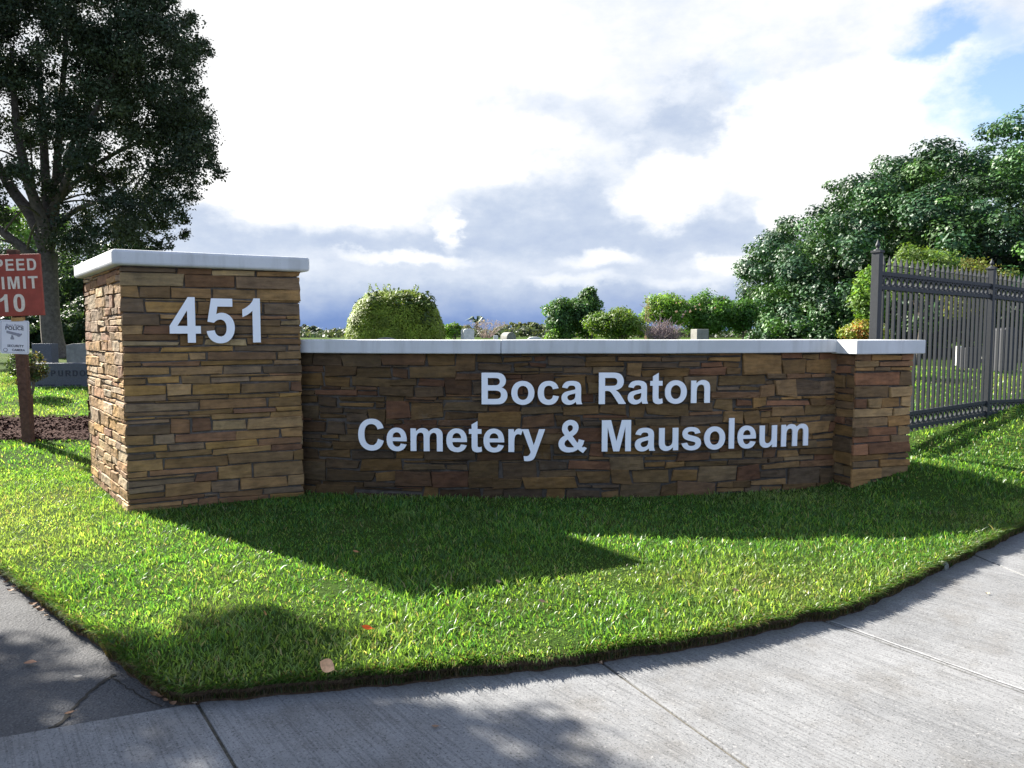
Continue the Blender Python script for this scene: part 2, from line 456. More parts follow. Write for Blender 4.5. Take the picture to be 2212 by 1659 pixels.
g = MB().add([(-2500, -2500, -.24), (2500, -2500, -.24), (2500, 2500, -.24), (-2500, 2500, -.24)], [(0, 1, 2, 3)]).build('road', M_ROAD)
setp(g, kind='structure')

# pavement slabs with real joints
def build_sidewalk():
    J = [[(430, 1525), (510, 1659)], [(1320, 1445), (1620, 1659)], [(1776, 1340), (2212, 1497)], [(2108, 1200), (2212, 1243)]]
    Jw = []
    for a, b in J:
        A = Vector(gpt(*a, PAVE)); B = Vector(gpt(*b, PAVE)); d = (B - A).normalized()
        Jw.append((A - d * .12, A + d * 3.2, d))
    fe = [Vector(p) for p in front + right]
    L0 = Vector(gpt(0, 1592, PAVE)); C = Vector(gpt(400, 1528, PAVE)); dl = (L0 - C).normalized()
    slabs = []
    def along(i0, i1):  # front-edge points between two joints, pushed a little under the lawn
        pts = []
        A = Jw[i0][0] if i0 >= 0 else None; B = Jw[i1][0] if i1 < len(Jw) else None
        for p in fe:
            if A is not None and p.x <= A.x + .02: continue
            if B is not None and p.x >= B.x - .02: continue
            q = p + (Vector(C0) - p).normalized() * .1
            pts.append(q)
        return pts
    gap = .007
    # slab to the left of the first joint
    d0 = Jw[0][2]; perp = Vector((-d0.y, d0.x))
    farL = C + dl * 6
    slabs.append([Jw[0][0] - Vector((gap, 0)), C + Vector((0, .03)), L0 , farL, farL + Vector((.6, -3.2)), Jw[0][1] - Vector((gap, 0))])
    for i in range(3):
        A0, A1, _ = Jw[i]; B0, B1, _ = Jw[i + 1]
        na = Vector((gap, gap * .7)); 
        slabs.append([A1 + na, A0 + na] + along(i, i + 1) + [B0 - na, B1 - na])
    A0, A1, _ = Jw[3]; na = Vector((gap, gap * .7))
    tail = along(3, 99)
    slabs.append([A1 + na, A0 + na] + tail + [Vector((62, 46)), Vector((14, 8.5)), Vector((8, 5.0))])
    mb = MB()
    for s in slabs:
        poly = [(p.x, p.y) for p in s]
        area = sum(poly[i][0] * poly[(i + 1) % len(poly)][1] - poly[(i + 1) % len(poly)][0] * poly[i][1] for i in range(len(poly)))
        if area < 0: poly.reverse()
        mb.prism(poly, -.19, PAVE)
    A, B, d = Jw[2]; n_ = Vector((-d.y, d.x)); lip = MB(); A = A + d * .16
    L_ = [A + d * (i * .06) + n_ * (.018 + .006 * noise.noise(Vector((i * .7, 0, 0)))) for i in range(50)]; R_ = [A + d * (i * .06) + n_ * (.034 + .010 * noise.noise(Vector((i * .5, 7, 0)))) for i in range(50)]
    lip.add([(p.x, p.y, PAVE + .004) for p in L_] + [(p.x, p.y, PAVE + .004) for p in R_], [(i, i + 1, 51 + i, 50 + i) for i in range(49)])
    o = mb.build('sidewalk', M_CONC, bevel=.006)
    lp = lip.build('pavement_joint_lip', mat_plain('pale cement smear', (.27, .27, .27), .9, .3, 40), o)
    setp(o, kind='structure')
    # soil and grit in the joints
    jm = MB()
    for A, B, d in Jw:
        n_ = Vector((-d.y, d.x)) * .02
        jm.add([(A.x - n_.x, A.y - n_.y, PAVE - .012), (B.x - n_.x, B.y - n_.y, PAVE - .012), (B.x + n_.x, B.y + n_.y, PAVE - .012), (A.x + n_.x, A.y + n_.y, PAVE - .012)], [(0, 1, 2, 3)])
    setp(jm.build('joint_filler', mat_plain('joint grit', (.10, .09, .07), .95, .6, 60, .01)), kind='structure')
    # driveway
    dr = [C + Vector((.25, .12)), C + Vector((0, .012)), L0 + Vector((0, .012)), farL + Vector((0, .012)), Vector((-16, 4)), Vector((-60, 30)), Vector((-60, 47)), Vector((-13, 14)), Vector((-7, 9)), Vector((-4.9, 6.8)), Vector((-3, 5.1))]
    dm = MB(); dm.prism([(p.x, p.y) for p in reversed(dr)], -.19, PAVE - .008)
    o = dm.build('driveway', M_ASPH); setp(o, kind='structure')
    # crack along the driveway joint
    cm = MB()
    def crack(pts, w):
        P = [Vector(gpt(x, y, PAVE)) for x, y in pts]; Q = []
        for a, b in zip(P[:-1], P[1:]):
            for i in range(8): Q.append(a.lerp(b, i / 8) + Vector((noise.noise(Vector((a.x * 9, i * .9, 1))), noise.noise(Vector((a.y * 9, i * .9, 4))))) * .012)
        Q.append(P[-1]); L = []; R = []
        for i, q in enumerate(Q):
            t = (Q[min(i + 1, len(Q) - 1)] - Q[max(0, i - 1)]).normalized(); nn = Vector((-t.y, t.x)); ww = w * (.35 + .8 * abs(noise.noise(Vector((i * .8, w * 90, 2)))))
            L.append(q + nn * ww); R.append(q - nn * ww)
        n = len(Q); z = PAVE - .003
        cm.add([(p.x, p.y, z) for p in L] + [(p.x, p.y, z) for p in R], [(i, i + 1, n + i + 1, n + i) for i in range(n - 1)])
    crack([(248, 1455), (215, 1475), (175, 1510), (130, 1560), (100, 1578)], .016)
    crack([(240, 1460), (300, 1500), (350, 1525)], .006)
    setp(cm.build('driveway_crack', mat_plain('crack dirt', (.03, .027, .022), .95, .5, 60)), kind='structure')
build_sidewalk()

# mulch bed by the sign
def build_mulch():
    v = []; f = []; cols = []
    n = 0
    nx, ny = 60, 12
    for i in range(nx + 1):
        for j in range(ny + 1):
            x = -13 + 8.6 * i / nx
            y0, y1 = 10.0 + noise.noise(Vector((x * .9, 0, 0))) * .2, 11.35 + noise.noise(Vector((x * .7, 5, 0))) * .2
            y = y0 + (y1 - y0) * j / ny
            v.append((x, y, hgt(x, y) + (.03 if 0 < j < ny else -.03) + noise.noise(Vector((x * 7, y * 7, 0))) * .02))
    for i in range(nx):
        for j in range(ny):
            a = i * (ny + 1) + j; f.append((a, a + ny + 1, a + ny + 2, a + 1))
    # chips
    for k in range(5200):
        x = random.uniform(-10.2, -4.6); y = random.uniform(9.95, 11.3); z = hgt(x, y) + .035 + random.uniform(0, .02)
        L, w = random.uniform(.02, .06), random.uniform(.006, .016); a = random.uniform(0, 6.28); t = random.uniform(-.5, .5)
        dx, dy = math.cos(a) * L, math.sin(a) * L; ex, ey = -math.sin(a) * w, math.cos(a) * w; b = len(v)
        v += [(x - dx - ex, y - dy - ey, z - t * L), (x + dx - ex, y + dy - ey, z + t * L), (x + dx + ex, y + dy + ey, z + t * L + .004), (x - dx + ex, y - dy + ey, z - t * L + .004)]
        f.append((b, b + 1, b + 2, b + 3))
    o = link_mesh('mulch_bed', mesh_py('mulch_bed', v, f), M_MULCH); setp(o, kind='structure')
build_mulch()
#@@STONES@@
# ------------------------------------------------------------------ stone masonry
PAL_PILLAR = [(.36, .235, .115), (.40, .28, .15), (.30, .19, .10), (.28, .165, .105), (.28, .215, .15), (.42, .275, .11), (.50, .40, .24), (.33, .20, .115), (.26, .19, .125), (.38, .255, .12), (.34, .23, .11), (.32, .22, .12)]
PAL_WALL = [(.25, .165, .08), (.28, .185, .09), (.22, .145, .075), (.24, .145, .085), (.20, .15, .105), (.30, .19, .08), (.25, .185, .11), (.19, .135, .085), (.23, .16, .08), (.26, .14, .085)]
PAL_PIER = [(.36, .22, .095), (.40, .25, .11), (.31, .17, .10), (.28, .20, .12), (.36, .19, .11), (.30, .21, .12), (.42, .30, .16)]
def layout(U, V, wr, hr, rnd, cu=.02, cv=.012):
    nu, nv = max(1, round(U / cu)), max(1, round(V / cv)); cu, cv = U / nu, V / nv
    occ = np.zeros((nv, nu), bool); idm = np.zeros((nv, nu), int); out = []
    for j in range(nv):
        i = 0
        while i < nu:
            if occ[j, i]: i += 1; continue
            run = 0
            while i + run < nu and not occ[j, i + run]: run += 1
            h = max(2, round(rnd.triangular(hr[0], hr[1], hr[2]) / cv)); w = max(3, round(rnd.uniform(*wr) / cu))
            h = min(h, nv - j)
            if nv - (j + h) < 2: h = nv - j
            lh = 0
            while i > 0 and j + lh < nv and occ[j + lh, i - 1]: lh += 1
            rh = 0
            while i + run < nu and j + rh < nv and occ[j + rh, i + run]: rh += 1
            lim = [q for q in (lh, rh) if q > 0]
            hmax = max(3, round(hr[1] / cv))
            if run * cu < wr[1] * 1.15 and lim:
                # a slot between taller stones: close it flush with its lower neighbour
                m = min(lim); w = run if run * cu < wr[1] * .8 else min(w, run)
                if m <= hmax: h = m
                else: h = rnd.choice([m // 2, max(2, m // 3)])
                if w < run and run - w < 5: w = run
            else:
                if lim and rnd.random() < .55 and 2 <= lim[0] <= hmax: h = lim[0]
                w = min(w, run)
                if run - w < 6: w = run if run * cu <= wr[1] * 1.2 else w - 6
                # keep the vertical joint off the joint below
                if j > 0 and i + w < nu and w < run:
                    below = [q for q in range(-2, 3) if 0 < i + w + q < nu and idm[j - 1, i + w + q] != idm[j - 1, i + w + q - 1]]
                    if below: w = max(3, min(run, w + rnd.choice([-4, 4, 5])))
            w = max(1, min(w, run)); h = max(1, min(h, nv - j))
            while h > 1 and occ[j:j + h, i:i + w].any(): h -= 1
            idm[j:j + h, i:i + w] = len(out) + 1
            occ[j:j + h, i:i + w] = True
            out.append((i * cu, (i + w) * cu, j * cv, (j + h) * cv)); i += w
    return out
WARM = (1.02, .95, .85)
for P_ in (PAL_PILLAR, PAL_WALL, PAL_PIER): P_[:] = [tuple(a * b for a, b in zip(c, WARM)) for c in P_]
class Masonry:
    def __init__(s): s.v = []; s.f = []; s.c = []
    def stone(s, S, u0, u1, v0, v1, depth, col, gap=.006, jit=.006, rnd=random, rough=.006):
        w, h = u1 - u0, v1 - v0
        g = min(gap, h * .2); u0 += g; u1 -= g; v0 += g * .8; v1 -= g * .8
        nx = max(2, int(w / .035)); nz = max(2, int(h / .03))
        us = [0, 0, .006 / max(w, .03)] + [k / nx for k in range(1, nx)] + [1 - .006 / max(w, .03), 1, 1]
        vs = [0, 0, .006 / max(h, .03)] + [k / nz for k in range(1, nz)] + [1 - .006 / max(h, .03), 1, 1]
        jj = min(jit, h * .20)
        c = [(rnd.uniform(-jj, jj), rnd.uniform(-jj, jj)) for _ in range(4)]
        tilt = (rnd.uniform(-.006, .006), rnd.uniform(-.004, .004)); seed = rnd.uniform(0, 99)
        base = len(s.v); NU, NV = len(us), len(vs)
        for j, b in enumerate(vs):
            for i, a in enumerate(us):
                ring = min(i, j, NU - 1 - i, NV - 1 - j)
                x = u0 + (u1 - u0) * a + (c[0][0] * (1 - a) * (1 - b) + c[1][0] * a * (1 - b) + c[2][0] * a * b + c[3][0] * (1 - a) * b)
                y = v0 + (v1 - v0) * b + (c[0][1] * (1 - a) * (1 - b) + c[1][1] * a * (1 - b) + c[2][1] * a * b + c[3][1] * (1 - a) * b)
                e = noise.noise(Vector((x * 14, y * 14, seed))) * .004
                if ring <= 1:
                    if i <= 1 or i >= NU - 2: x += e * (1 if i <= 1 else -1)
                    if j <= 1 or j >= NV - 2: y += e * .8
                if ring == 0: d = -.004
                elif ring == 1: d = depth - .008
                else: d = depth + noise.noise(Vector((x * 11, y * 22, seed))) * rough + noise.noise(Vector((x * 40, y * 60, seed))) * rough * .4 + tilt[0] * (a - .5) * 2 + tilt[1] * (b - .5) * 2
                s.v.append(S(x, y, d)); s.c.append((*col, 1))
        for j in range(NV - 1):
            for i in range(NU - 1):
                a = base + j * NU + i; s.f.append((a, a + 1, a + NU + 1, a + NU))
    def face(s, S, U, V, wr, hr, pal, seed, depth=(.012, .034), colf=None, rough=.006, gap=.006, jit=.006):
        rnd = random.Random(seed)
        for (a, b, c, d) in layout(U, V, wr, hr, rnd):
            k = rnd.uniform(.70, 1.28); col = rnd.choice(pal)
            m = colf((a + b) / 2, (c + d) / 2) if colf else 1.0
            if rnd.random() < .12: mix = rnd.choice(pal); col = tuple((p + q) / 2 for p, q in zip(col, mix))
            s.stone(S, a, b, c, d, rnd.uniform(*depth), tuple(x * k * m for x in col), gap, jit, rnd, rough)
    def build(s, name, parent):
        return link_mesh(name, mesh_py(name, s.v, s.f, False, s.c), M_STONE, parent)
def coping_poly(name, poly, z0, z1, parent, bev=.012, label=None):
    mb = MB(); mb.prism(poly, z0, z1)
    o = mb.build(name, M_COPING, parent, bevel=bev)
    o.modifiers['bevel'].segments = 3
    return o
def offset_poly(P, d):
    n = len(P); out = []
    for i in range(n):
        a, b, c = Vector(P[i - 1]), Vector(P[i]), Vector(P[(i + 1) % n])
        d1, d2 = (b - a).normalized(), (c - b).normalized(); n1, n2 = Vector((d1.y, -d1.x)), Vector((d2.y, -d2.x))
        m = (n1 + n2); m = m / m.dot(n1) if abs(m.dot(n1)) > 1e-6 else n1
        q = b + m * d; out.append((q.x, q.y))
    return out

# ---- lettering: glyph outlines drawn as straight and quadratic segments, 2048 units to the em
GL = {
'B': (1479, "150,1466 736,1466 q910,1466,995,1451 q1081,1437,1148,1391 q1216,1345,1261,1268 q1306,1192,1306,1097 q1306,994,1250,908 q1195,822,1100,779 q1234,740,1306,646 q1378,552,1378,425 q1378,325,1331,230 q1285,136,1204,79 q1124,23,1006,10 q932,2,649,0 150,0|446,1222 446,883 640,883 q813,883,855,888 q931,897,974,940 q1018,984,1018,1055 q1018,1123,980,1165 q943,1208,869,1217 q825,1222,616,1222|446,639 446,247 720,247 q880,247,923,256 q989,268,1030,314 q1072,361,1072,439 q1072,505,1040,551 q1008,597,947,618 q887,639,685,639"),
'R': (1479, "150,0 150,1466 773,1466 q1008,1466,1114,1426 q1221,1387,1285,1286 q1349,1185,1349,1055 q1349,890,1252,782 q1155,675,962,647 q1058,591,1120,524 q1183,457,1289,286 1468,0 1114,0 900,319 q786,490,744,534 q702,579,655,595 q608,612,506,612 446,612 446,0|446,846 665,846 q878,846,931,864 q984,882,1014,926 q1044,970,1044,1036 q1044,1110,1004,1155 q965,1201,893,1213 q857,1218,677,1218 446,1218"),
'C': (1479, "1088,539 1375,448 q1309,208,1155,91 q1002,-25,766,-25 q474,-25,286,174 q98,374,98,720 q98,1086,287,1288 q476,1491,784,1491 q1053,1491,1221,1332 q1321,1238,1371,1062 1078,992 q1052,1106,969,1172 q887,1238,769,1238 q606,1238,504,1121 q403,1004,403,742 q403,464,503,346 q603,228,763,228 q881,228,966,303 q1051,378,1088,539"),
'M': (1706, "145,0 145,1466 588,1466 854,466 1117,1466 1561,1466 1561,0 1286,0 1286,1154 995,0 710,0 420,1154 420,0"),
'a': (1139, "357,738 102,784 q145,938,250,1012 q355,1086,562,1086 q750,1086,842,1041 q934,997,971,928 q1009,860,1009,677 1006,349 q1006,209,1019,142 q1033,76,1070,0 792,0 q781,28,765,83 755,116 q683,46,601,11 q519,-24,426,-24 q262,-24,167,65 q73,154,73,290 q73,380,116,450 q159,521,236,558 q314,596,460,624 q657,661,733,693 733,721 q733,802,693,836 q653,871,542,871 q467,871,425,841 q383,812,357,738|733,510 q679,492,562,467 q445,442,409,418 q354,379,354,319 q354,260,398,217 q442,174,510,174 q586,174,655,224 q706,262,722,317 q733,353,733,454"),
'c': (1139, "1073,748 796,698 q782,781,732,823 q683,865,605,865 q501,865,439,793 q377,722,377,554 q377,367,440,290 q503,213,609,213 q688,213,738,258 q789,303,810,413 1086,366 q1043,176,921,76 q799,-24,594,-24 q361,-24,222,123 q84,270,84,530 q84,793,223,939 q362,1086,599,1086 q793,1086,907,1002 q1022,919,1073,748"),
'e': (1139, "762,338 1042,291 q988,137,871,56 q755,-24,580,-24 q303,-24,170,157 q65,302,65,523 q65,787,203,936 q341,1086,552,1086 q789,1086,926,929 q1063,773,1057,450 353,450 q356,325,421,255 q486,186,583,186 q649,186,694,222 q739,258,762,338|778,622 q775,744,715,807 q655,871,569,871 q477,871,417,804 q357,737,358,622"),
'l': (569, "147,0 147,1466 428,1466 428,0"),
'm': (1821, "126,1062 385,1062 385,917 q524,1086,716,1086 q818,1086,893,1044 q968,1002,1016,917 q1086,1002,1167,1044 q1248,1086,1340,1086 q1457,1086,1538,1038 q1619,991,1659,899 q1688,831,1688,679 1688,0 1407,0 1407,607 q1407,765,1378,811 q1339,871,1258,871 q1199,871,1147,835 q1095,799,1072,729 q1049,660,1049,510 1049,0 768,0 768,582 q768,737,753,782 q738,827,706,849 q675,871,621,871 q556,871,504,836 q452,801,429,735 q407,669,407,516 407,0 126,0"),
'n': (1251, "1114,0 833,0 833,542 q833,714,815,764 q797,815,756,843 q716,871,659,871 q586,871,528,831 q470,791,448,725 q427,659,427,481 427,0 146,0 146,1062 407,1062 407,906 q546,1086,757,1086 q850,1086,927,1052 q1004,1019,1043,967 q1083,915,1098,849 q1114,783,1114,660"),
'o': (1251, "82,546 q82,686,151,817 q220,948,346,1017 q473,1086,629,1086 q870,1086,1024,929 q1178,773,1178,534 q1178,293,1022,134 q867,-24,631,-24 q485,-24,352,42 q220,108,151,235 q82,363,82,546|370,531 q370,373,445,289 q520,205,630,205 q740,205,814,289 q889,373,889,533 q889,689,814,773 q740,857,630,857 q520,857,445,773 q370,689,370,531"),
'r': (797, "416,0 135,0 135,1062 396,1062 396,911 q463,1018,516,1052 q570,1086,638,1086 q734,1086,823,1033 736,788 q665,834,604,834 q545,834,504,801 q463,769,439,684 q416,599,416,328"),
's': (1139, "48,303 330,346 q348,264,403,221 q458,179,557,179 q666,179,721,219 q758,247,758,294 q758,326,738,347 q717,367,644,384 q304,459,213,521 q87,607,87,760 q87,898,196,992 q305,1086,534,1086 q752,1086,858,1015 q964,944,1004,805 739,756 q722,818,674,851 q627,884,539,884 q428,884,380,853 q348,831,348,796 q348,766,376,745 q414,717,638,666 q863,615,952,541 q1040,466,1040,332 q1040,186,918,81 q796,-24,557,-24 q340,-24,213,64 q87,152,48,303"),
't': (682, "634,1062 634,838 442,838 442,410 q442,280,447,258 q453,237,472,223 q492,209,520,209 q559,209,633,236 657,18 q559,-24,435,-24 q359,-24,298,1 q237,27,208,67 q180,108,169,177 q160,226,160,375 160,838 31,838 31,1062 160,1062 160,1273 442,1437 442,1062"),
'u': (1251, "847,0 847,159 q789,74,694,25 q600,-24,495,-24 q388,-24,303,23 q218,70,180,155 q142,240,142,390 142,1062 423,1062 423,574 q423,350,438,299 q454,249,495,219 q536,190,599,190 q671,190,728,229 q785,269,806,327 q827,386,827,614 827,1062 1108,1062 1108,0"),
'y': (1139, "14,1062 313,1062 567,308 815,1062 1106,1062 731,40 664,-145 q627,-238,593,-287 q560,-336,516,-366 q473,-397,409,-414 q346,-431,266,-431 q185,-431,107,-414 82,-194 q148,-207,201,-207 q299,-207,346,-149 q393,-92,418,-3"),
'&': (1479, "1435,168 1257,-59 q1126,5,1005,115 q911,41,803,8 q695,-25,546,-25 q298,-25,173,115 q76,223,76,364 q76,490,151,590 q226,691,375,766 q308,846,274,917 q240,989,240,1053 q240,1250,362,1370 q485,1491,655,1491 q830,1491,935,1385 q1030,1285,1030,1140 q1030,1015,960,915 q900,825,745,735 985,410 q1020,470,1052,585 1312,521 q1280,400,1248,330 q1220,270,1186,225 q1235,180,1310,226 q1370,200,1435,168|600,925 q505,1030,505,1112 q505,1175,545,1215 q582,1253,637,1253 q690,1253,726,1216 q762,1180,762,1122 q762,1025,672,965|515,582 826,208 q700,190,583,203 q490,208,425,257 q362,311,362,385 q362,495,515,582"),
'4': (1139, "638,0 638,295 38,295 38,541 674,1472 910,1472 910,542 1092,542 1092,295 910,295 910,0|638,542 638,1043 301,542"),
'5': (1139, "91,377 371,406 q383,311,442,255 q501,200,578,200 q666,200,727,271 q788,343,788,487 q788,622,727,689 q667,757,570,757 q449,757,353,650 125,683 269,1446 1012,1446 1012,1183 482,1183 438,934 q532,981,630,981 q817,981,947,845 q1077,709,1077,492 q1077,311,972,169 q829,-25,575,-25 q372,-25,244,84 q116,193,91,377"),
'1': (1139, "806,0 525,0 525,1059 q371,915,162,846 162,1101 q272,1137,401,1237 q530,1338,578,1472 806,1472"),
'0': (1139, "563,1472 q776,1472,896,1321 q1039,1140,1039,722 q1039,305,895,122 q776,-25,563,-25 q349,-25,218,139 q87,304,87,725 q87,1140,231,1323 q350,1472,563,1472|563,1239 q512,1239,472,1206 q432,1174,410,1090 q381,981,381,723 q381,465,407,368 q433,272,472,240 q512,208,563,208 q614,208,654,240 q694,273,716,357 q745,465,745,723 q745,981,719,1078 q693,1174,653,1206 q614,1239,563,1239"),
'S': (1366, "74,477 362,505 q388,360,467,292 q547,224,682,224 q825,224,897,284 q970,345,970,426 q970,478,939,514 q909,551,833,578 q781,596,596,642 q358,701,262,787 q127,908,127,1082 q127,1194,190,1291 q254,1389,373,1440 q493,1491,662,1491 q938,1491,1077,1370 q1217,1249,1224,1047 928,1034 q909,1147,846,1196 q784,1246,659,1246 q530,1246,457,1193 q410,1159,410,1102 q410,1050,454,1013 q510,966,726,915 q942,864,1045,809 q1149,755,1207,660 q1266,566,1266,427 q1266,301,1196,191 q1126,81,998,27 q870,-26,679,-26 q401,-26,252,102 q103,231,74,477"),
'P': (1366, "149,0 149,1466 624,1466 q894,1466,976,1444 q1102,1411,1187,1300 q1272,1190,1272,1015 q1272,880,1223,788 q1174,696,1098,643 q1023,591,945,574 q839,553,638,553 445,553 445,0|445,1218 445,802 607,802 q782,802,841,825 q900,848,933,897 q967,946,967,1011 q967,1091,920,1143 q873,1195,801,1208 q748,1218,588,1218"),
'E': (1366, "149,0 149,1466 1236,1466 1236,1218 445,1218 445,893 1181,893 1181,646 445,646 445,247 1264,247 1264,0"),
'D': (1479, "148,1466 689,1466 q872,1466,968,1438 q1097,1400,1189,1303 q1281,1206,1329,1065 q1377,925,1377,719 q1377,538,1332,407 q1277,247,1175,148 q1098,73,967,31 q869,0,705,0 148,0|444,1218 444,247 665,247 q789,247,844,261 q916,279,963,322 q1011,365,1041,463 q1071,562,1071,733 q1071,904,1041,995 q1011,1087,957,1138 q903,1190,820,1208 q758,1222,577,1218"),
'L': (1251, "157,0 157,1454 453,1454 453,247 1189,247 1189,0"),
'I': (569, "140,0 140,1466 436,1466 436,0"),
'T': (1251, "478,0 478,1218 43,1218 43,1466 1208,1466 1208,1218 774,1218 774,0"),
'U': (1479, "144,1466 440,1466 440,672 q440,483,451,427 q470,337,541,282 q613,228,737,228 q863,228,927,279 q991,331,1004,405 q1017,480,1017,655 1017,1466 1313,1466 1313,696 q1313,432,1289,323 q1265,214,1200,139 q1136,64,1028,19 q920,-25,746,-25 q536,-25,427,23 q319,72,256,149 q193,227,173,312 q144,438,144,684"),
'O': (1593, "89,724 q89,948,156,1100 q206,1212,292,1301 q379,1390,482,1433 q619,1491,798,1491 q1122,1491,1316,1290 q1511,1089,1511,731 q1511,376,1318,175 q1125,-25,802,-25 q475,-25,282,174 q89,374,89,724|394,734 q394,485,509,356 q624,228,801,228 q978,228,1091,355 q1205,483,1205,738 q1205,990,1094,1114 q984,1238,801,1238 q618,1238,506,1112 q394,987,394,734"),
}
def glyph_polys(ch, seg=5):
    adv, d = GL[ch]; polys = []
    for contour in d.split('|'):
        pts = []
        for tok in contour.split():
            if tok[0] == 'q':
                cx, cy, x, y = map(float, tok[1:].split(',')); x0, y0 = pts[-1]
                for k in range(1, seg + 1):
                    t = k / seg; pts.append(((1 - t) ** 2 * x0 + 2 * t * (1 - t) * cx + t * t * x, (1 - t) ** 2 * y0 + 2 * t * (1 - t) * cy + t * t * y))
            else: pts.append(tuple(map(float, tok.split(','))))
        if math.dist(pts[0], pts[-1]) < 2: pts.pop()
        polys.append(pts)
    return adv, polys
def glyph_mesh(ch, scale, thick, sx=1.0):
    """letter lies in local x (along), z (up); front face at y = -thick, back at y = 0"""
    adv, polys = glyph_polys(ch)
    flat = [p for c in polys for p in c]
    tris = tessellate_polygon([[Vector((x, y, 0)) for x, y in c] for c in polys])
    n = len(flat)
    vs = [(x * scale * sx, -thick, y * scale) for x, y in flat] + [(x * scale * sx, 0, y * scale) for x, y in flat]
    fs = []
    for t in tris:
        a, b, c = [Vector(flat[i]) for i in t]
        if (b - a).cross(c - a) < 0: t = (t[0], t[2], t[1])
        fs.append(tuple(t)); fs.append(tuple(i + n for i in reversed(t)))
    k = 0
    for c in polys:
        m = len(c)
        for i in range(m): fs.append((k + i, k + i + n, k + (i + 1) % m + n, k + (i + 1) % m))
        k += m
    me = mesh_py('letter', vs, fs); bm = bmesh.new(); bm.from_mesh(me); bmesh.ops.recalc_face_normals(bm, faces=bm.faces); bm.to_mesh(me); bm.free()
    return me, adv * scale * sx

# ------------------------------------------------------------------ pillar
P_FL, P_FR, P_BR, P_BL = (-3.56, 6.60), (-2.115, 7.30), (-3.30, 8.88), (-4.80, 8.12)
PIL_TOP, PIL_CAP = 2.275, 2.415
def seg_surface(A, B):
    A, B = Vector(A), Vector(B); t = (B - A).normalized(); nrm = Vector((t.y, -t.x))
    def S(u, v, d): q = A + t * u + nrm * d; return (q.x, q.y, v - .06)
    return S, (B - A).length
pil = empty('stone_pillar', (-3.35, 7.7, 0), 'tall square pillar of tan ledge stone with white cap and the numbers 451', 'pillar')
def local(o_parent, child):   # keep the world place of a child modelled in world space
    child.matrix_parent_inverse = wm(o_parent).inverted()
mz = Masonry(); DP = .030
core = offset_poly([P_FL, P_FR, P_BR, P_BL], -DP)
cm_ = MB(); cm_.prism(core, -.15, PIL_TOP); c = cm_.build('mortar_core', M_MORTAR2, pil); local(pil, c)
pts = [core[0], core[1], core[2], core[3]]
def stained(u, v): return .72 + .28 * min(1, v / 1.4)
for k, (A, B) in enumerate([(pts[0], pts[1]), (pts[1], pts[2]), (pts[2], pts[3]), (pts[3], pts[0])]):
    A, B = Vector(A), Vector(B); t = (B - A).normalized()
    ex = .028 if k in (0, 2) else 0
    S, L = seg_surface(A - t * ex, B + t * ex)
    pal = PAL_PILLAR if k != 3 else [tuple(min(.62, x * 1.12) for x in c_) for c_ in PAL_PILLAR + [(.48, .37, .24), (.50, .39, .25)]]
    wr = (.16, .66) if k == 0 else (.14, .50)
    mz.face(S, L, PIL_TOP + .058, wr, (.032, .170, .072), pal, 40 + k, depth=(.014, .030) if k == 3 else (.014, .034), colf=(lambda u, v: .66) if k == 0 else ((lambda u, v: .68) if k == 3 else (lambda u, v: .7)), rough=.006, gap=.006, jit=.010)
st = mz.build('stonework', pil); local(pil, st)
cap = coping_poly('cap', offset_poly([P_FL, P_FR, P_BR, P_BL], .065), PIL_TOP, PIL_CAP, pil, .026); local(pil, cap)
# 451
def ray_line(px, A, B):
    a, _ = ray(px, 700); A, B = Vector(A), Vector(B); d = B - A
    # A.x + s d.x = a (A.y + s d.y)
    s = (a * A.y - A.x) / (d.x - a * d.y); return A + d * s
def ray_line_y(px, py, A, B):
    s = 0
    a, _ = ray(px, py); A, B = Vector(A), Vector(B); d = B - A
    s = (a * A.y - A.x) / (d.x - a * d.y); return A + d * s
def put_letters(text, scale, thick, place, z, parent, track, name='letter', sx=1.0):
    x = 0
    for ch in text:
        if ch == ' ': x += 569 * scale * sx + track; continue
        me, adv = glyph_mesh(ch, scale, thick, sx)
        o = link_mesh(name, me, M_LETTER)
        base, rz = place(x + adv / 2)
        o.rotation_euler = (0, 0, rz)
        off = Matrix.Rotation(rz, 3, 'Z') @ Vector((-adv / 2, 0, 0))
        o.location = (base[0] + off.x, base[1] + off.y, z)
        m = Matrix.LocRotScale(o.location, o.rotation_euler, None)
        o.parent = parent; o.matrix_parent_inverse = wm(parent).inverted()
        x += adv + track
    return x
fa, fb = Vector(offset_poly([P_FL, P_FR, P_BR, P_BL], .03)[0]), Vector(offset_poly([P_FL, P_FR, P_BR, P_BL], .03)[1])
q0, q1 = ray_line_y(366, 700, fa, fb), ray_line_y(562, 690, fa, fb)
tdir = (q1 - q0).normalized(); Lw = (q1 - q0).length
ztop = at(480, 643, (q0.y + q1.y) / 2).z; zbot = at(480, 740, (q0.y + q1.y) / 2).z
sc = (ztop - zbot) / 1472
nat = (1139 * 2 + 806 - 38) * sc
NX = .875; tr = (Lw - nat * NX) / 2
def place_num(s): q = q0 + tdir * (s - 38 * sc * NX); return (q, math.atan2(tdir.y, tdir.x))
put_letters('451', sc, .014, place_num, zbot, pil, tr, 'numeral', NX)
print('451 track', tr, 'scale em', sc * 2048)

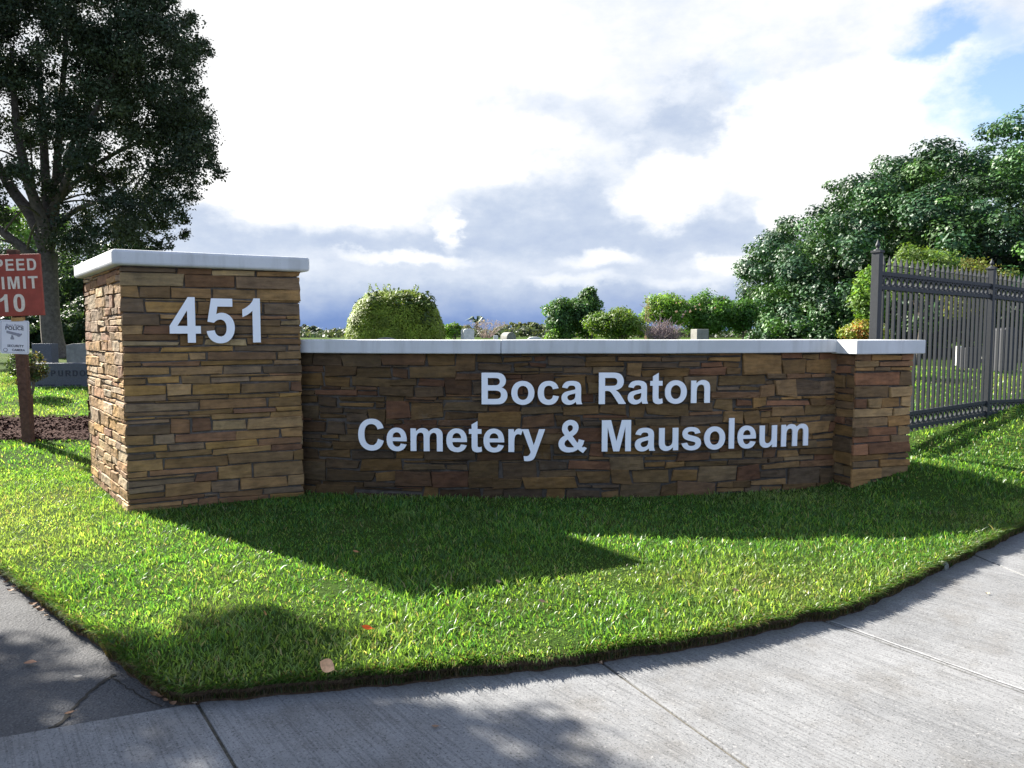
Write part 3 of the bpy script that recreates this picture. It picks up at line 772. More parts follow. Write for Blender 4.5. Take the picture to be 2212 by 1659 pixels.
# ------------------------------------------------------------------ curved sign wall
RC = 10.5; CC = Vector((.15, 7.18 + RC))
def arc_pt(x, R=RC): return Vector((x, CC.y - math.sqrt(R * R - (x - CC.x) ** 2)))
def arc_s(s, R=RC): t = s / RC; return Vector((CC.x + R * math.sin(t), CC.y - R * math.cos(t)))
def s_of_px(px, py, R):
    a, _ = ray(px, py)
    lo, hi = -3.0, 4.5
    for _ in range(50):
        m = (lo + hi) / 2; q = arc_s(m, R)
        if q.x / q.y < a: lo = m
        else: hi = m
    return lo
W0, W1 = -2.50, 3.46
WTOP, WCOP = 1.458, 1.594
wall = empty('curved_sign_wall', (.15, 7.4, 0), 'long curved dark stone wall with white coping and the cemetery name in white letters', 'wall')
n = 60; fr_ = [arc_s(W0 + (W1 - W0) * i / n, RC) for i in range(n + 1)]; bk_ = [arc_s(W0 + (W1 - W0) * i / n, RC - .40) for i in range(n + 1)]
cm_ = MB(); cm_.prism([(p.x, p.y) for p in [arc_s(W0 + (W1 - W0) * i / n, RC - .03) for i in range(n + 1)]] + [(p.x, p.y) for p in reversed(bk_)], -.15, WTOP)
c = cm_.build('mortar_core', M_MORTAR, wall); local(wall, c)
mz = Masonry()
def SW(u, v, d):
    q = arc_s(W0 + u, RC - .03 + d); return (q.x, q.y, v - .06)
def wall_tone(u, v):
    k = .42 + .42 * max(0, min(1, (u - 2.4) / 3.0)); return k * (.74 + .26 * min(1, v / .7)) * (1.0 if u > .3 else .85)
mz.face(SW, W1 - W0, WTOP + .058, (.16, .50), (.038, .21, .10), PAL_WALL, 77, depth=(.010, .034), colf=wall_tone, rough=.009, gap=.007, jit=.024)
def SWb(u, v, d):
    q = arc_s(W1 - u, RC - .40 - d); return (q.x, q.y, v - .06)
mz.face(SWb, W1 - W0, WTOP + .058, (.16, .5), (.05, .20, .10), PAL_WALL, 78, depth=(.010, .03), rough=.006)
st = mz.build('stonework', wall); local(wall, st)
cf = [arc_s(-2.235 + (3.42 + 2.235) * i / n, RC + .055) for i in range(n + 1)]; cb = [arc_s(-2.235 + (3.42 + 2.235) * i / n, RC - .455) for i in range(n + 1)]
# two lengths of coping with a butt joint
js = s_of_px(1082, 740, RC + .05)
def cop_len(s0, s1):
    m = 36; F = [arc_s(s0 + (s1 - s0) * i / m, RC + .055) for i in range(m + 1)]; B = [arc_s(s0 + (s1 - s0) * i / m, RC - .455) for i in range(m + 1)]
    vs = []
    for (P, z) in ((F, WTOP), (F, WCOP), (B, WCOP), (B, WTOP)):
        for i, p in enumerate(P): vs.append((p.x, p.y, z + noise.noise(Vector((p.x * .9, z * 3, 4))) * .004))
    k = m + 1; fs = []
    for i in range(m):
        for r in range(4): a = r * k + i; b = ((r + 1) % 4) * k + i; fs.append((a, a + 1, b + 1, b))
    fs += [(0, k, 2 * k, 3 * k), (m, 3 * k + m, 2 * k + m, k + m)]
    me = mesh_py('coping', vs, fs); bm = bmesh.new(); bm.from_mesh(me); bmesh.ops.recalc_face_normals(bm, faces=bm.faces); bm.to_mesh(me); bm.free()
    o = link_mesh('coping', me, M_COPING, wall); local(wall, o)
    mo = o.modifiers.new('bevel', 'BEVEL'); mo.width = .010; mo.segments = 2; mo.limit_method = 'ANGLE'; mo.angle_limit = math.radians(40)
cop_len(-2.42, js - .002); cop_len(js + .002, 3.40)
# lettering on the wall
RL = RC + .026
def line(text, px0, px1, py, y_lo, y_hi, side0, side1, capu=1466):
    s0, s1 = s_of_px(px0, py, RL + .01), s_of_px(px1, py, RL + .01)
    Yw = arc_s((s0 + s1) / 2, RL).y
    z0 = None
    return s0, s1
def wall_text(text, px0, px1, py, z, scl, lsb, rsb):
    s0, s1 = s_of_px(px0, py, RL + .02), s_of_px(px1, py, RL + .02)
    nat = (sum((GL[ch][0] if ch != ' ' else 569) for ch in text) * scl - (lsb + rsb) * scl) * .975
    tr = (s1 - s0 - nat) / (len(text) - 1)
    print(text, 'tracking', tr, 'em', scl * 2048, 'span', s1 - s0)
    def place(s):
        th = s0 - lsb * scl * .975 + s; q = arc_s(th, RL); return (q, th / RC)
    put_letters(text, scl, .012, place, z, wall, tr, 'letter', .975)
Ym = arc_s(s_of_px(1100, 800, RL), RL).y
zb1 = at(1043, 873.5, arc_s(s_of_px(1043, 873, RL), RL + .02).y).z; zt1 = at(1043, 805.5, arc_s(s_of_px(1043, 873, RL), RL + .02).y).z
zb2 = at(1330, 975.3, arc_s(s_of_px(1330, 975, RL), RL + .02).y).z; zt2 = at(1330, 907.5, arc_s(s_of_px(1330, 975, RL), RL + .02).y).z
scl = ((zt1 - zb1) + (zt2 - zb2)) / 2 / 1466
wall_text('Boca Raton', 1040.0, 1534.8, 840, zb1, scl, 150, 137)
wall_text('Cemetery & Mausoleum', 773.1, 1747.0, 940, zb2, scl, 98, 133)

# ------------------------------------------------------------------ end pier
O_ = Vector((3.524, 7.38)); T_ = Vector((.951, .309)); N_ = Vector((-.309, .951))
def pl(t, n_): q = O_ + T_ * t + N_ * n_; return (q.x, q.y)
pier = empty('stone_end_pier', (4.0, 7.8, 0), 'short ochre stone pier with white coping at the right end of the curved wall', 'pier')
body = [pl(.05, .05), pl(.80, .05), pl(.80, .60), pl(.05, .60)]
bc = offset_poly(body, -.03)
cm_ = MB(); cm_.prism(bc, -.15, 1.445); c = cm_.build('mortar_core', M_MORTAR, pier); local(pier, c)
mz = Masonry()
for k in range(4):
    A, B = Vector(bc[k]), Vector(bc[(k + 1) % 4]); t = (B - A).normalized(); ex = .03 if k in (0, 2) else 0
    S, L = seg_surface(A - t * ex, B + t * ex)
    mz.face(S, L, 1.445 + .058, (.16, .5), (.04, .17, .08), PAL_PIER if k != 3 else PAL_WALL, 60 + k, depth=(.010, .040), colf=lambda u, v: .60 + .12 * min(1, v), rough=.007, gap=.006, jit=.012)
st = mz.build('stonework', pier); local(pier, st)
cap = coping_poly('coping', [pl(0, 0), pl(.905, 0), pl(.905, .66), pl(0, .66)], 1.445, 1.590, pier, .010); local(pier, cap)
#@@P3@@
# ------------------------------------------------------------------ iron fence
fence = empty('metal_fence', (4.3, 8.52, hgt(4.3, 8.52)), 'dark grey metal picket fence with rings behind the stone end pier', 'fence')
F1, F2 = Vector((4.27, 8.52)), Vector((7.02, 10.66)); F3 = F2 + Vector((2.86, 1.86))
ZT = 2.60
pk = MB(); pk.box((0, 0, (2.47 + .41) / 2), (.032, .032, 2.47 - .41)); 
pk.add([(-.02, -.02, 2.47), (.02, -.02, 2.47), (.02, .02, 2.47), (-.02, .02, 2.47), (0, 0, 2.585)], [(3, 2, 1, 0), (0, 1, 4), (1, 2, 4), (2, 3, 4), (3, 0, 4)])
PK_ME = pk.mesh('picket'); PK_ME.materials.append(M_METAL)
rg = MB(); ns = 20; R0, R1 = .062, .044; hw = .012
vs = []; fs = []
for i in range(ns):
    a = i * 2 * math.pi / ns
    for r, y in ((R0, -hw), (R1, -hw), (R1, hw), (R0, hw)): vs.append((math.cos(a) * r, y, math.sin(a) * r))
for i in range(ns):
    for q in range(4): fs.append((i * 4 + q, i * 4 + (q + 1) % 4, ((i + 1) % ns) * 4 + (q + 1) % 4, ((i + 1) % ns) * 4 + q))
RG_ME = mesh_py('ring', vs, fs); RG_ME.materials.append(M_METAL)
FI = wm(fence).inverted()
def fence_child(name, me, loc, rz=0, dz=0):
    o = bpy.data.objects.new(name, me); COL.objects.link(o); o.location = loc; o.rotation_euler = (0, 0, rz); o.parent = fence; o.matrix_parent_inverse = FI; return o
def post(p, zg, ztop):
    mb = MB(); a = math.atan2((F2 - F1).y, (F2 - F1).x); R = Matrix.Rotation(a, 3, 'Z')
    mb.box((p.x, p.y, (zg - .1 + ztop) / 2), (.092, .092, ztop - zg + .1), R)
    o = mb.build('post', M_METAL, fence, bevel=.004); o.matrix_parent_inverse = FI
    c = MB(); c.box((p.x, p.y, ztop + .012), (.112, .112, .024), R)
    c.lathe((p.x, p.y, ztop + .02), [(.05, 0), (.045, .014), (.018, .024), (.013, .035), (.027, .055), (.027, .07), (.014, .10), (.002, .135)], 10)
    co = c.build('post_cap', M_METAL, o); co.matrix_parent_inverse = Matrix()
def panel(A, B, n, dz0, dz1, sk0=0):
    d = (B - A); L = d.length; t = d / L; rz = math.atan2(t.y, t.x)
    for zc, hgh in ((2.365, .045), (2.20, .045), (.65, .045), (.475, .045)):
        mb = MB(); nrm = Vector((-t.y, t.x)) * .022
        a0 = A + t * .045; b0 = B - t * .045
        vs = []
        for P, dz in ((a0, dz0), (b0, dz1)):
            for sx, sz in ((-1, -1), (1, -1), (1, 1), (-1, 1)): vs.append((P.x + nrm.x * sx, P.y + nrm.y * sx, zc + dz + sz * hgh / 2))
        mb.add(vs, [(3, 2, 1, 0), (4, 5, 6, 7), (0, 1, 5, 4), (1, 2, 6, 5), (2, 3, 7, 6), (3, 0, 4, 7)])
        o = mb.build('rail', M_METAL, fence); o.matrix_parent_inverse = FI
    for i in range(1, n):
        s = i / n; p = A.lerp(B, s); dz = dz0 + (dz1 - dz0) * s
        fence_child('picket', PK_ME, (p.x, p.y, dz), rz)
    for i in range(n):
        s = (i + .5) / n; p = A.lerp(B, s); dz = dz0 + (dz1 - dz0) * s
        fence_child('ring', RG_ME, (p.x, p.y, 2.2825 + dz), rz)
        fence_child('ring', RG_ME, (p.x, p.y, .5625 + dz), rz)
post(F1, .15, ZT); post(F2, .34, ZT); post(F3, .4, ZT - .10)
panel(F1, F2, 23, 0, 0); panel(F2, F3, 23, 0, -.10)

# ------------------------------------------------------------------ wooden speed limit sign
def text_mesh(s, size, mat, name, parent, loc, rot, extrude=.001, offset=0.0, align='CENTER', sx=1.0):
    cu = bpy.data.curves.new(name, 'FONT'); cu.body = s; cu.size = size; cu.extrude = extrude; cu.offset = offset; cu.align_x = align; cu.space_character = 1.1
    o = bpy.data.objects.new(name, cu); COL.objects.link(o)
    me = bpy.data.meshes.new_from_object(o.evaluated_get(bpy.context.evaluated_depsgraph_get()))
    bpy.data.objects.remove(o); bpy.data.curves.remove(cu)
    me.materials.clear(); me.materials.append(mat)
    for v in me.vertices: v.co = Vector((v.co.x * sx, -v.co.z, v.co.y))
    return link_local(name, me, parent, loc, rot)
def link_local(name, me, parent, loc, rot=(0, 0, 0)):
    o = bpy.data.objects.new(name, me); COL.objects.link(o); o.parent = parent; o.location = loc; o.rotation_euler = rot; return o
SY = 9.9
sb = at(62, 948, SY)
sign = empty('speed_limit_sign', (sb.x, sb.y, hgt(sb.x, sb.y)), 'faded red speed limit 10 board on a leaning brown wooden post', 'road sign')
sign.rotation_euler = (0, math.radians(-1.9), math.radians(4))
zg = hgt(sb.x, sb.y)
top = at(26, 540, SY).z - zg
mb = MB(); mb.box((0, 0, top / 2 - .1), (.125, .10, top + .2)); mb.build('post', M_WOOD, sign, bevel=.006)
bz1, bz0 = at(40, 551, SY).z - zg, at(40, 683, SY).z - zg
bx = .0; bw = .77
mb = MB(); mb.box((bx, -.075, (bz0 + bz1) / 2), (bw, .045, bz1 - bz0)); board = mb.build('board', M_RED, sign, bevel=.008)
def sign_row(s, cx, z, caph, sx=1.0, track=.0):
    sc_ = caph / 1466; tot = sum(GL[c][0] for c in s) * sc_ * sx + track * (len(s) - 1); x = cx - tot / 2
    for c in s:
        me, adv = glyph_mesh(c, sc_, .006, sx); me.materials.append(M_CREAM)
        link_local('letter', me, board, (x, -.0975, z)); x += adv + track
H = bz1 - bz0
sign_row('SPEED', bx, bz0 + H * .735, .155, .88, .012); sign_row('LIMIT', bx + .03, bz0 + H * .44, .165, .95, .016); sign_row('10', bx - .01, bz0 + H * .07, .235, .95, .01)
mb = MB(); mb.box((.03, -.07, bz0 - .045), (.16, .035, .05)); mb.build('bracket', mat_plain('yellowed block', (.40, .24, .09), .8, .3, 20), sign)

# camera notice below it
pc = at(39.5, 728, SY)
notice = empty('camera_notice_sign', (pc.x + .01, SY - .085, pc.z), 'white police security camera notice screwed to the post below the red board', 'sign')
notice.rotation_euler = (0, math.radians(2.2), math.radians(4))
nw, nh = .375, .455
def rrect(w, h, r, k=5):
    P = []
    for cx, cy, a0 in ((w / 2 - r, h / 2 - r, 0), (-w / 2 + r, h / 2 - r, 90), (-w / 2 + r, -h / 2 + r, 180), (w / 2 - r, -h / 2 + r, 270)):
        for i in range(k + 1): a = math.radians(a0 + 90 * i / k); P.append((cx + r * math.cos(a), cy + r * math.sin(a)))
    return P
def flat_xz(mb, poly, y0, y1):
    n = len(poly); vs = [(x, y0, z) for x, z in poly] + [(x, y1, z) for x, z in poly]
    return mb.add(vs, [tuple(range(n)), tuple(reversed(range(n, 2 * n)))] + [(i, n + i, n + (i + 1) % n, (i + 1) % n) for i in range(n)])
mb = MB(); flat_xz(mb, rrect(nw, nh, .025), -.004, .004); plate = mb.build('plate', M_SIGNW, notice)
mb = MB(); o_ = rrect(nw - .03, nh - .03, .018); i_ = rrect(nw - .036, nh - .036, .016); m_ = len(o_)
mb.add([(x, -.006, z) for x, z in o_] + [(x, -.006, z) for x, z in i_], [(i, (i + 1) % m_, m_ + (i + 1) % m_, m_ + i) for i in range(m_)]); mb.build('border', M_INKG, plate)
text_mesh('Boca Raton', .042, M_INKG, 'lettering', plate, (0, -.0055, .147), (0, 0, 0))
text_mesh('POLICE', .068, M_INK, 'lettering', plate, (0, -.0055, .097), (0, 0, 0), offset=.0016, sx=1.0)
text_mesh('SECURITY', .044, M_INK, 'lettering', plate, (.012, -.0055, -.135), (0, 0, 0), offset=.001, sx=1.0)
text_mesh('CAMERA', .040, M_INK, 'lettering', plate, (.05, -.0055, -.188), (0, 0, 0), offset=.001, sx=1.0)
mb = MB()
flat_xz(mb, [(-.105, .062), (-.10, .085), (.05, .052), (.062, .030), (.03, .018), (-.10, .050)], -.007, -.0045)
flat_xz(mb, [(.025, .025), (.05, .056), (.075, .045), (.092, .052), (.098, .035), (.080, .022), (.072, .008), (.045, .004)], -.0075, -.0045)
flat_xz(mb, [(-.040, .026), (-.02, .022), (-.015, -.004), (-.005, -.010), (-.008, -.034), (-.050, -.034), (-.053, -.010), (-.043, -.004)], -.0072, -.0045)
mb.build('camera_drawing', M_INKG, plate)
mb = MB(); flat_xz(mb, [(-.118 + .030 * math.cos(a / 20 * 6.283), -.178 + .026 * math.sin(a / 20 * 6.283)) for a in range(20)], -.007, -.0045); seal = mb.build('seal', M_INKG, plate)
mb = MB(); flat_xz(mb, [(-.118 + .020 * math.cos(a / 20 * 6.283), -.178 + .017 * math.sin(a / 20 * 6.283)) for a in range(20)], -.0082, -.0062); mb.build('seal_centre', M_SIGNW, notice)
# stake
st_ = at(69, 942, SY + .25)
mb = MB(); zs = hgt(st_.x, st_.y); mb.box((0, 0, .28), (.055, .05, .68)); o = mb.build('wooden_stake', M_WOOD, None, bevel=.006); o.location = (st_.x, st_.y, zs)
setp(o, 'short brown wooden stake standing right behind the sign post', 'stake')

# ------------------------------------------------------------------ headstones
def stone_block(name, px0, px1, pyt, pyb, Y, mat, label, thick=.2, shape='flat', group=None, rz=0.0, base=None):
    a, b = at(px0, pyt, Y), at(px1, pyt, Y); w = b.x - a.x; cx = (a.x + b.x) / 2
    g = hgt(cx, Y); h = a.z - g
    e = empty(name, (cx, Y, g), label, 'headstone', group, rz)
    if shape == 'flat': poly = [(-w / 2, -.1), (w / 2, -.1), (w / 2, h), (-w / 2, h)]
    elif shape == 'slant': poly = [(-w / 2, -.1), (w / 2, -.1), (w / 2, h), (-w / 2 * .4, h), (-w / 2, h * .92)]
    else:
        k = .18 if shape == 'arch' else .5
        rise = w * k; poly = [(-w / 2, -.1), (w / 2, -.1)]
        for i in range(13):
            t = i / 12 * math.pi; poly.append((w / 2 * math.cos(t), h - rise + rise * math.sin(t)))
    mb = MB(); flat_xz(mb, poly, -thick / 2, thick / 2)
    # orient
    o = mb.build('tablet', mat, e, bevel=.012)
    me = o.data; bm = bmesh.new(); bm.from_mesh(me); bmesh.ops.recalc_face_normals(bm, faces=bm.faces); bm.to_mesh(me); bm.free()
    if base:
        mb = MB(); mb.box((0, 0, base / 2), (w + .25, thick + .2, base + .1)); mb.build('plinth', mat, e, bevel=.012)
    return e, w, h
e, w, h = stone_block('headstone', 73, 205, 784, 828, 14.6, M_GRAN, 'wide blue-grey granite headstone engraved PURDOM beside the tall pillar', .28, 'flat')
sc_ = .118 / 1466
GL['O'] = GL['O']
for i, c in enumerate('PURDOM'):
    me, adv = glyph_mesh(c, sc_, .004, 1.0); me.materials.append(M_ENGR)
    link_local('engraved_letter', me, e, (-.20 + i * .145, -.142, h - .26))
mb = MB()
for r in range(3):
    for k in range(7):
        if k == 3: continue
        mb = MB(); mb.box((-.42 + k * .13 + r * .01, -.142, h - .44 - r * .075), (.10, .006, .022)); mb.build('engraved_line', M_ENGR, e)
stone_block('headstone', 76, 118, 742, 800, 15.6, M_GRAN, 'tall blue-grey headstone rising behind the wide engraved one', .25, 'flat')
stone_block('headstone', 149, 200, 742, 765, 20.5, M_GREYST, 'small grey headstone on the lit grass between tree trunk and pillar', .3, 'slant')
stone_block('headstone', 998, 1022, 710, 735, 24, M_MARBLE, 'pale rounded headstone showing above the wall right of the round bush', .35, 'arch', rz=.35)
stone_block('headstone', 1086, 1110, 717.5, 735, 23, M_GREYST, 'grey round-topped headstone with a lit edge, second from the round bush', .4, 'round', rz=.55)
stone_block('headstone', 1497, 1526, 711, 735, 18, M_GREYST, 'square grey block headstone in front of the flowering hedge', .3, 'flat', rz=.3)
stone_block('headstone', 812, 856, 729, 740, 14, M_GREYST, 'low brown-grey headstone top just over the wall below the round bush', .2, 'arch')
stone_block('headstone', 1140, 1170, 727.5, 740, 20, M_MARBLE, 'low white headstone barely clearing the wall beside the dark tall shrub', .5, 'arch')
stone_block('headstone', 1066, 1076, 724, 738, 22, M_MARBLE, 'small white marker between the two rounded headstones', .2, 'arch')
stone_block('headstone', 2077, 2107, 751, 790, 17, M_GRAN2, 'dark square headstone seen through the first fence panel', .3, 'flat')
stone_block('headstone', 2156, 2186, 708, 795, 16, M_GRAN2, 'tall narrow dark monument seen through the fence right of the second post', .45, 'arch')
stone_block('headstone', 2066, 2074, 748, 770, 19, M_MARBLE, 'thin pale upright headstone beside the dark square one behind the fence', .3, 'flat')
stone_block('headstone', 2020, 2046, 752, 768, 24, M_GRAN2, 'low dark headstone farthest left behind the fence pickets', .3, 'flat')
stone_block('headstone', 2197, 2218, 752, 772, 22, M_GREYST, 'grey headstone at the right edge behind the fence', .3, 'flat')
stone_block('headstone', 2118, 2128, 748, 768, 21, M_GREYST, 'thin grey headstone just left of the second fence post', .3, 'arch')

# ------------------------------------------------------------------ vegetation
def leaves(centers, normals, size, cols, aspect=.55, bend=.25, rng=RNG):
    n = len(centers)
    nn = normals / np.linalg.norm(normals, axis=1, keepdims=True)
    r = rng.normal(size=(n, 3)); t = np.cross(nn, r); t /= np.linalg.norm(t, axis=1, keepdims=True) + 1e-9
    b = np.cross(nn, t)
    s = size * rng.uniform(.65, 1.3, n)[:, None]
    v = np.empty((n, 4, 3))
    v[:, 0] = centers - t * s * .5
    v[:, 1] = centers + b * s * aspect * .5 - nn * s * bend * .3
    v[:, 2] = centers + t * s * .5 - nn * s * bend * .25
    v[:, 3] = centers - b * s * aspect * .5 - nn * s * bend * .3
    f = np.arange(n * 4).reshape(n, 4)
    q1 = f[:, [0, 1, 2]]; q2 = f[:, [0, 2, 3]]
    return v.reshape(-1, 3), [np.concatenate([q1, q2])], np.repeat(cols, 4, axis=0)
def clump_points(c, rad, n, rng, shell=.55):
    d = rng.normal(size=(n, 3)); d /= np.linalg.norm(d, axis=1, keepdims=True)
    r = rng.uniform(shell, 1, n)[:, None]
    return c + d * r * np.asarray(rad), d
def crown(name, clumps, per, leaf, pal, mat, parent, up=.5, shell=.45, jitter=.55, aspect=.55, varc=.35, hi=None, seed=1):
    rng = np.random.default_rng(seed); P = []; N = []; Cc = []
    pal = np.asarray(pal)
    for (c, rad, k) in clumps:
        n = int(per * k)
        p, d = clump_points(np.asarray(c), rad, n, rng, shell)
        base = pal[rng.integers(len(pal))] * rng.uniform(1 - varc, 1 + varc)
        col = base[None, :] * rng.uniform(.72, 1.3, (n, 1)) * (1 + rng.normal(0, .06, (n, 3)))
        P.append(p); N.append(d + np.array([0, 0, up]) + rng.normal(0, jitter, (n, 3))); Cc.append(col)
    P = np.concatenate(P); N = np.concatenate(N); Cc = np.clip(np.concatenate(Cc), .002, .9)
    v, f, c = leaves(P, N, leaf, Cc, aspect, rng=rng)
    me = mesh_np(name, v, f, c)
    o = link_mesh(name, me, mat, parent); 
    if parent: o.matrix_parent_inverse = wm(parent).inverted()
    return o
def limb_tree(paths, parent, name='trunk', mat=None):
    mb = MB()
    for pts, rad in paths:
        # smooth the polyline with catmull-rom samples and bend noise
        P = [Vector(p) for p in pts]; Q = []; R = []
        for i in range(len(P) - 1):
            p0, p1, p2, p3 = P[max(i - 1, 0)], P[i], P[i + 1], P[min(i + 2, len(P) - 1)]
            for k in range(4):
                t = k / 4; q = .5 * ((2 * p1) + (p2 - p0) * t + (2 * p0 - 5 * p1 + 4 * p2 - p3) * t * t + (3 * p1 - p0 - 3 * p2 + p3) * t ** 3)
                Q.append(q); R.append(rad[i] + (rad[i + 1] - rad[i]) * t)
        Q.append(P[-1]); R.append(rad[-1])
        mb.tube(Q, R, 9)
    o = mb.build(name, mat or M_BARK, parent, smooth=True)
    if parent: o.matrix_parent_inverse = wm(parent).inverted()
    return o
rnd = random.Random(5)

# --- big dark oak, left
TY = 24.0
tb = at(122, 772, TY)
oak = empty('oak_tree', (tb.x, TY, hgt(tb.x, TY)), 'large dark backlit oak with forked grey trunk behind the red speed sign', 'tree')
def tp(px, py, dy=0.0): return at(px, py, TY + dy)
zr = hgt(tb.x, TY) - .15
paths = [([Vector((tb.x + .1, TY, zr)), tp(116, 745), tp(108, 680), tp(104, 600), tp(103, 545)], [.46, .34, .30, .29, .30])]
F = tp(102, 550)
stems = [([F, tp(70, 470, .3), tp(20, 400, .8), tp(-30, 300, 1.4), tp(-60, 160, 2)], [.24, .20, .17, .12, .07]),
         ([F, tp(92, 480, -.3), tp(60, 390, -.8), tp(35, 260, -1), tp(25, 110, -1)], [.22, .18, .15, .11, .06]),
         ([F, tp(104, 470), tp(98, 380, .2), tp(92, 260, .3), tp(80, 80, .3)], [.22, .17, .14, .11, .06]),
         ([F, tp(116, 470, .4), tp(122, 380, 1), tp(130, 250, 1.4), tp(145, 60, 1.6)], [.20, .16, .14, .11, .06]),
         ([tp(104, 590), tp(60, 545, -.4), tp(10, 505, -.6), tp(-60, 450, -1)], [.20, .17, .13, .09]),
         ([tp(104, 470), tp(140, 400, -.6), tp(180, 300, -1.4), tp(230, 190, -2), tp(290, 90, -2)], [.14, .12, .10, .07, .04]),
         ([tp(120, 440, .4), tp(190, 370, .6), tp(270, 320, .8), tp(360, 290, 1)], [.10, .08, .06, .03]),
         ([tp(110, 500), tp(170, 450, -.4), tp(250, 430, -.8), tp(330, 425, -1)], [.10, .08, .06, .02]),
         ([tp(125, 420, .8), tp(160, 300, 1.4), tp(220, 180, 2.2), tp(330, 90, 3)], [.10, .08, .06, .03])]
paths += stems
# twigs
for pts, rad in list(stems):
    for k in range(4):
        i = rnd.randrange(1, len(pts) - 1); a = pts[i].lerp(pts[i + 1], rnd.random())
        d = Vector((rnd.uniform(-1, 1), rnd.uniform(-1, 1), rnd.uniform(.0, .9))).normalized() * rnd.uniform(1, 2.4)
        if (a + d).x > tp(360, 300).x: continue
        paths.append(([a, a + d * .5 + Vector((0, 0, .1)), a + d], [.045, .03, .012]))
limb_tree(paths, oak)
OUT = [(360, -60), (395, 20), (438, 90), (428, 150), (425, 205), (448, 260), (462, 330), (478, 378), (440, 402), (400, 440), (392, 500), (370, 520), (320, 512), (250, 535), (170, 548), (120, 540), (60, 470), (-40, 500), (-160, 470), (-260, 380), (-290, 120), (-200, -60), (-60, -130), (160, -150), (300, -110)]
def inside(P, x, y):
    r = False; j = len(P) - 1
    for i in range(len(P)):
        if (P[i][1] > y) != (P[j][1] > y) and x < (P[j][0] - P[i][0]) * (y - P[i][1]) / (P[j][1] - P[i][1]) + P[i][0]: r = not r
        j = i
    return r
HOL = [(64, 72, 30), (5, 310, 38), (243, 340, 26), (229, 25, 18), (150, 180, 18), (225, 300, 18), (10, 215, 20), (130, 352, 18), (60, 470, 40), (20, 410, 34), (300, 395, 14), (90, 330, 14), (370, 330, 10), (180, 420, 14), (20, 120, 16), (330, 260, 12), (280, 180, 10)]
cl = []
while len(cl) < 900:
    x, y = rnd.uniform(-380, 480), rnd.uniform(-160, 550)
    if not inside(OUT, x, y): continue
    if any(math.hypot(x - a, y - b) < r + 14 for a, b, r in HOL for r in (r * .75,)): continue
    if x < 175 and y > 190 and rnd.random() < .42: continue
    dep = rnd.uniform(-3.6, 3.6); r = rnd.uniform(.35, .85)
    if x > 60 and not all(inside(OUT, x + dx, y + dy) for dx, dy in ((20, 0), (0, 18), (0, -20))): r *= rnd.uniform(.35, .7)
    cl.append((tp(x, y, dep), (r, r, r * .75), (r / .6) ** 2))
# outlying sprigs
for (x, y) in [(460, 362), (478, 378), (438, 90), (448, 262), (330, 525), (355, 530), (400, 470), (415, 425), (462, 330), (395, 505), (300, 520), (425, 200), (445, 110), (410, 40)]:
    for k in range(6): cl.append((tp(x + rnd.uniform(-16, 14), y + rnd.uniform(-10, 10), rnd.uniform(-.5, .5)), (.22, .22, .16), .13))
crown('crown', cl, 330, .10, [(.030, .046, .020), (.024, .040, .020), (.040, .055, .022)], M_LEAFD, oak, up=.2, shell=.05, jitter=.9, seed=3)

# darker trees and hedge behind the oak
def simple_tree(name, cx, cy, rx, ry, Y, pal, mat, label, cat='tree', n=60, per=160, leaf=.12, trunk=True, group=None, dome=False, seed=0, cr=None, ydepth=None, ground=True, up=.4, fill=True):
    """crown centred on the picture point (cx, cy) at depth Y; rx, ry in picture units"""
    k = Y / FPX; c = at(cx, cy, Y); r = random.Random(seed + int(cx))
    g = hgt(c.x, Y)
    e = empty(name, (c.x, Y, g), label, cat, group)
    X, Z = rx * k, ry * k; D = ydepth or X
    cls = []
    cr = cr or min(X, Z) * .33
    for i in range(n):
        for _ in range(30):
            d = Vector((r.gauss(0, 1), r.gauss(0, 1), r.gauss(0, 1))).normalized()
            if dome and d.z < -.3: continue
            break
        q = r.uniform(.62, 1.0) - cr / max(X, Z) * .5
        p = c + Vector((d.x * X * q, d.y * D * q, d.z * Z * q))
        if p.z < g + .1: p.z = g + .1 + r.random() * .3
        rr = cr * r.uniform(.6, 1.25)
        cls.append((p, (rr, rr, rr * .8), (rr / cr) ** 2))
    if fill:
        for i in range(n // 3):
            d = Vector((r.gauss(0, 1), r.gauss(0, 1), r.gauss(0, 1))).normalized() * r.uniform(.1, .6)
            p = c + Vector((d.x * X, d.y * D, d.z * Z)); p.z = max(p.z, g + .15)
            cls.append((p, (cr * 1.3,) * 3, .8))
    crown('crown', cls, per, leaf, pal, mat, e, up=up, seed=seed + 9)
    if trunk:
        t0 = Vector((c.x, Y, g - .1)); mid = Vector((c.x + .1, Y, (g + c.z) / 2))
        P = [([t0, mid, c], [max(.03, Z * .05), max(.025, Z * .04), .02])]
        for i in range(5):
            d = Vector((r.uniform(-1, 1) * X * .6, r.uniform(-1, 1) * D * .6, r.uniform(0, .6) * Z)); P.append(([mid, mid.lerp(c + d, .5), c + d], [max(.02, Z * .03), .02, .01]))
        limb_tree(P, e, 'stem')
    return e
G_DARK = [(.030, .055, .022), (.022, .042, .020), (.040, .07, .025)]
G_MID = [(.055, .12, .03), (.045, .10, .03), (.075, .15, .035)]
G_GLOSS = [(.030, .078, .030), (.023, .062, .027), (.040, .098, .030), (.058, .13, .030)]
G_YEL = [(.17, .23, .035), (.13, .20, .035), (.20, .25, .05)]
G_LIME = [(.12, .22, .035), (.10, .19, .03), (.15, .25, .04)]
G_OLIVE = [(.10, .12, .045), (.085, .105, .045), (.12, .13, .05)]
G_FAR = [(.10, .13, .07), (.08, .11, .065), (.12, .14, .085)]
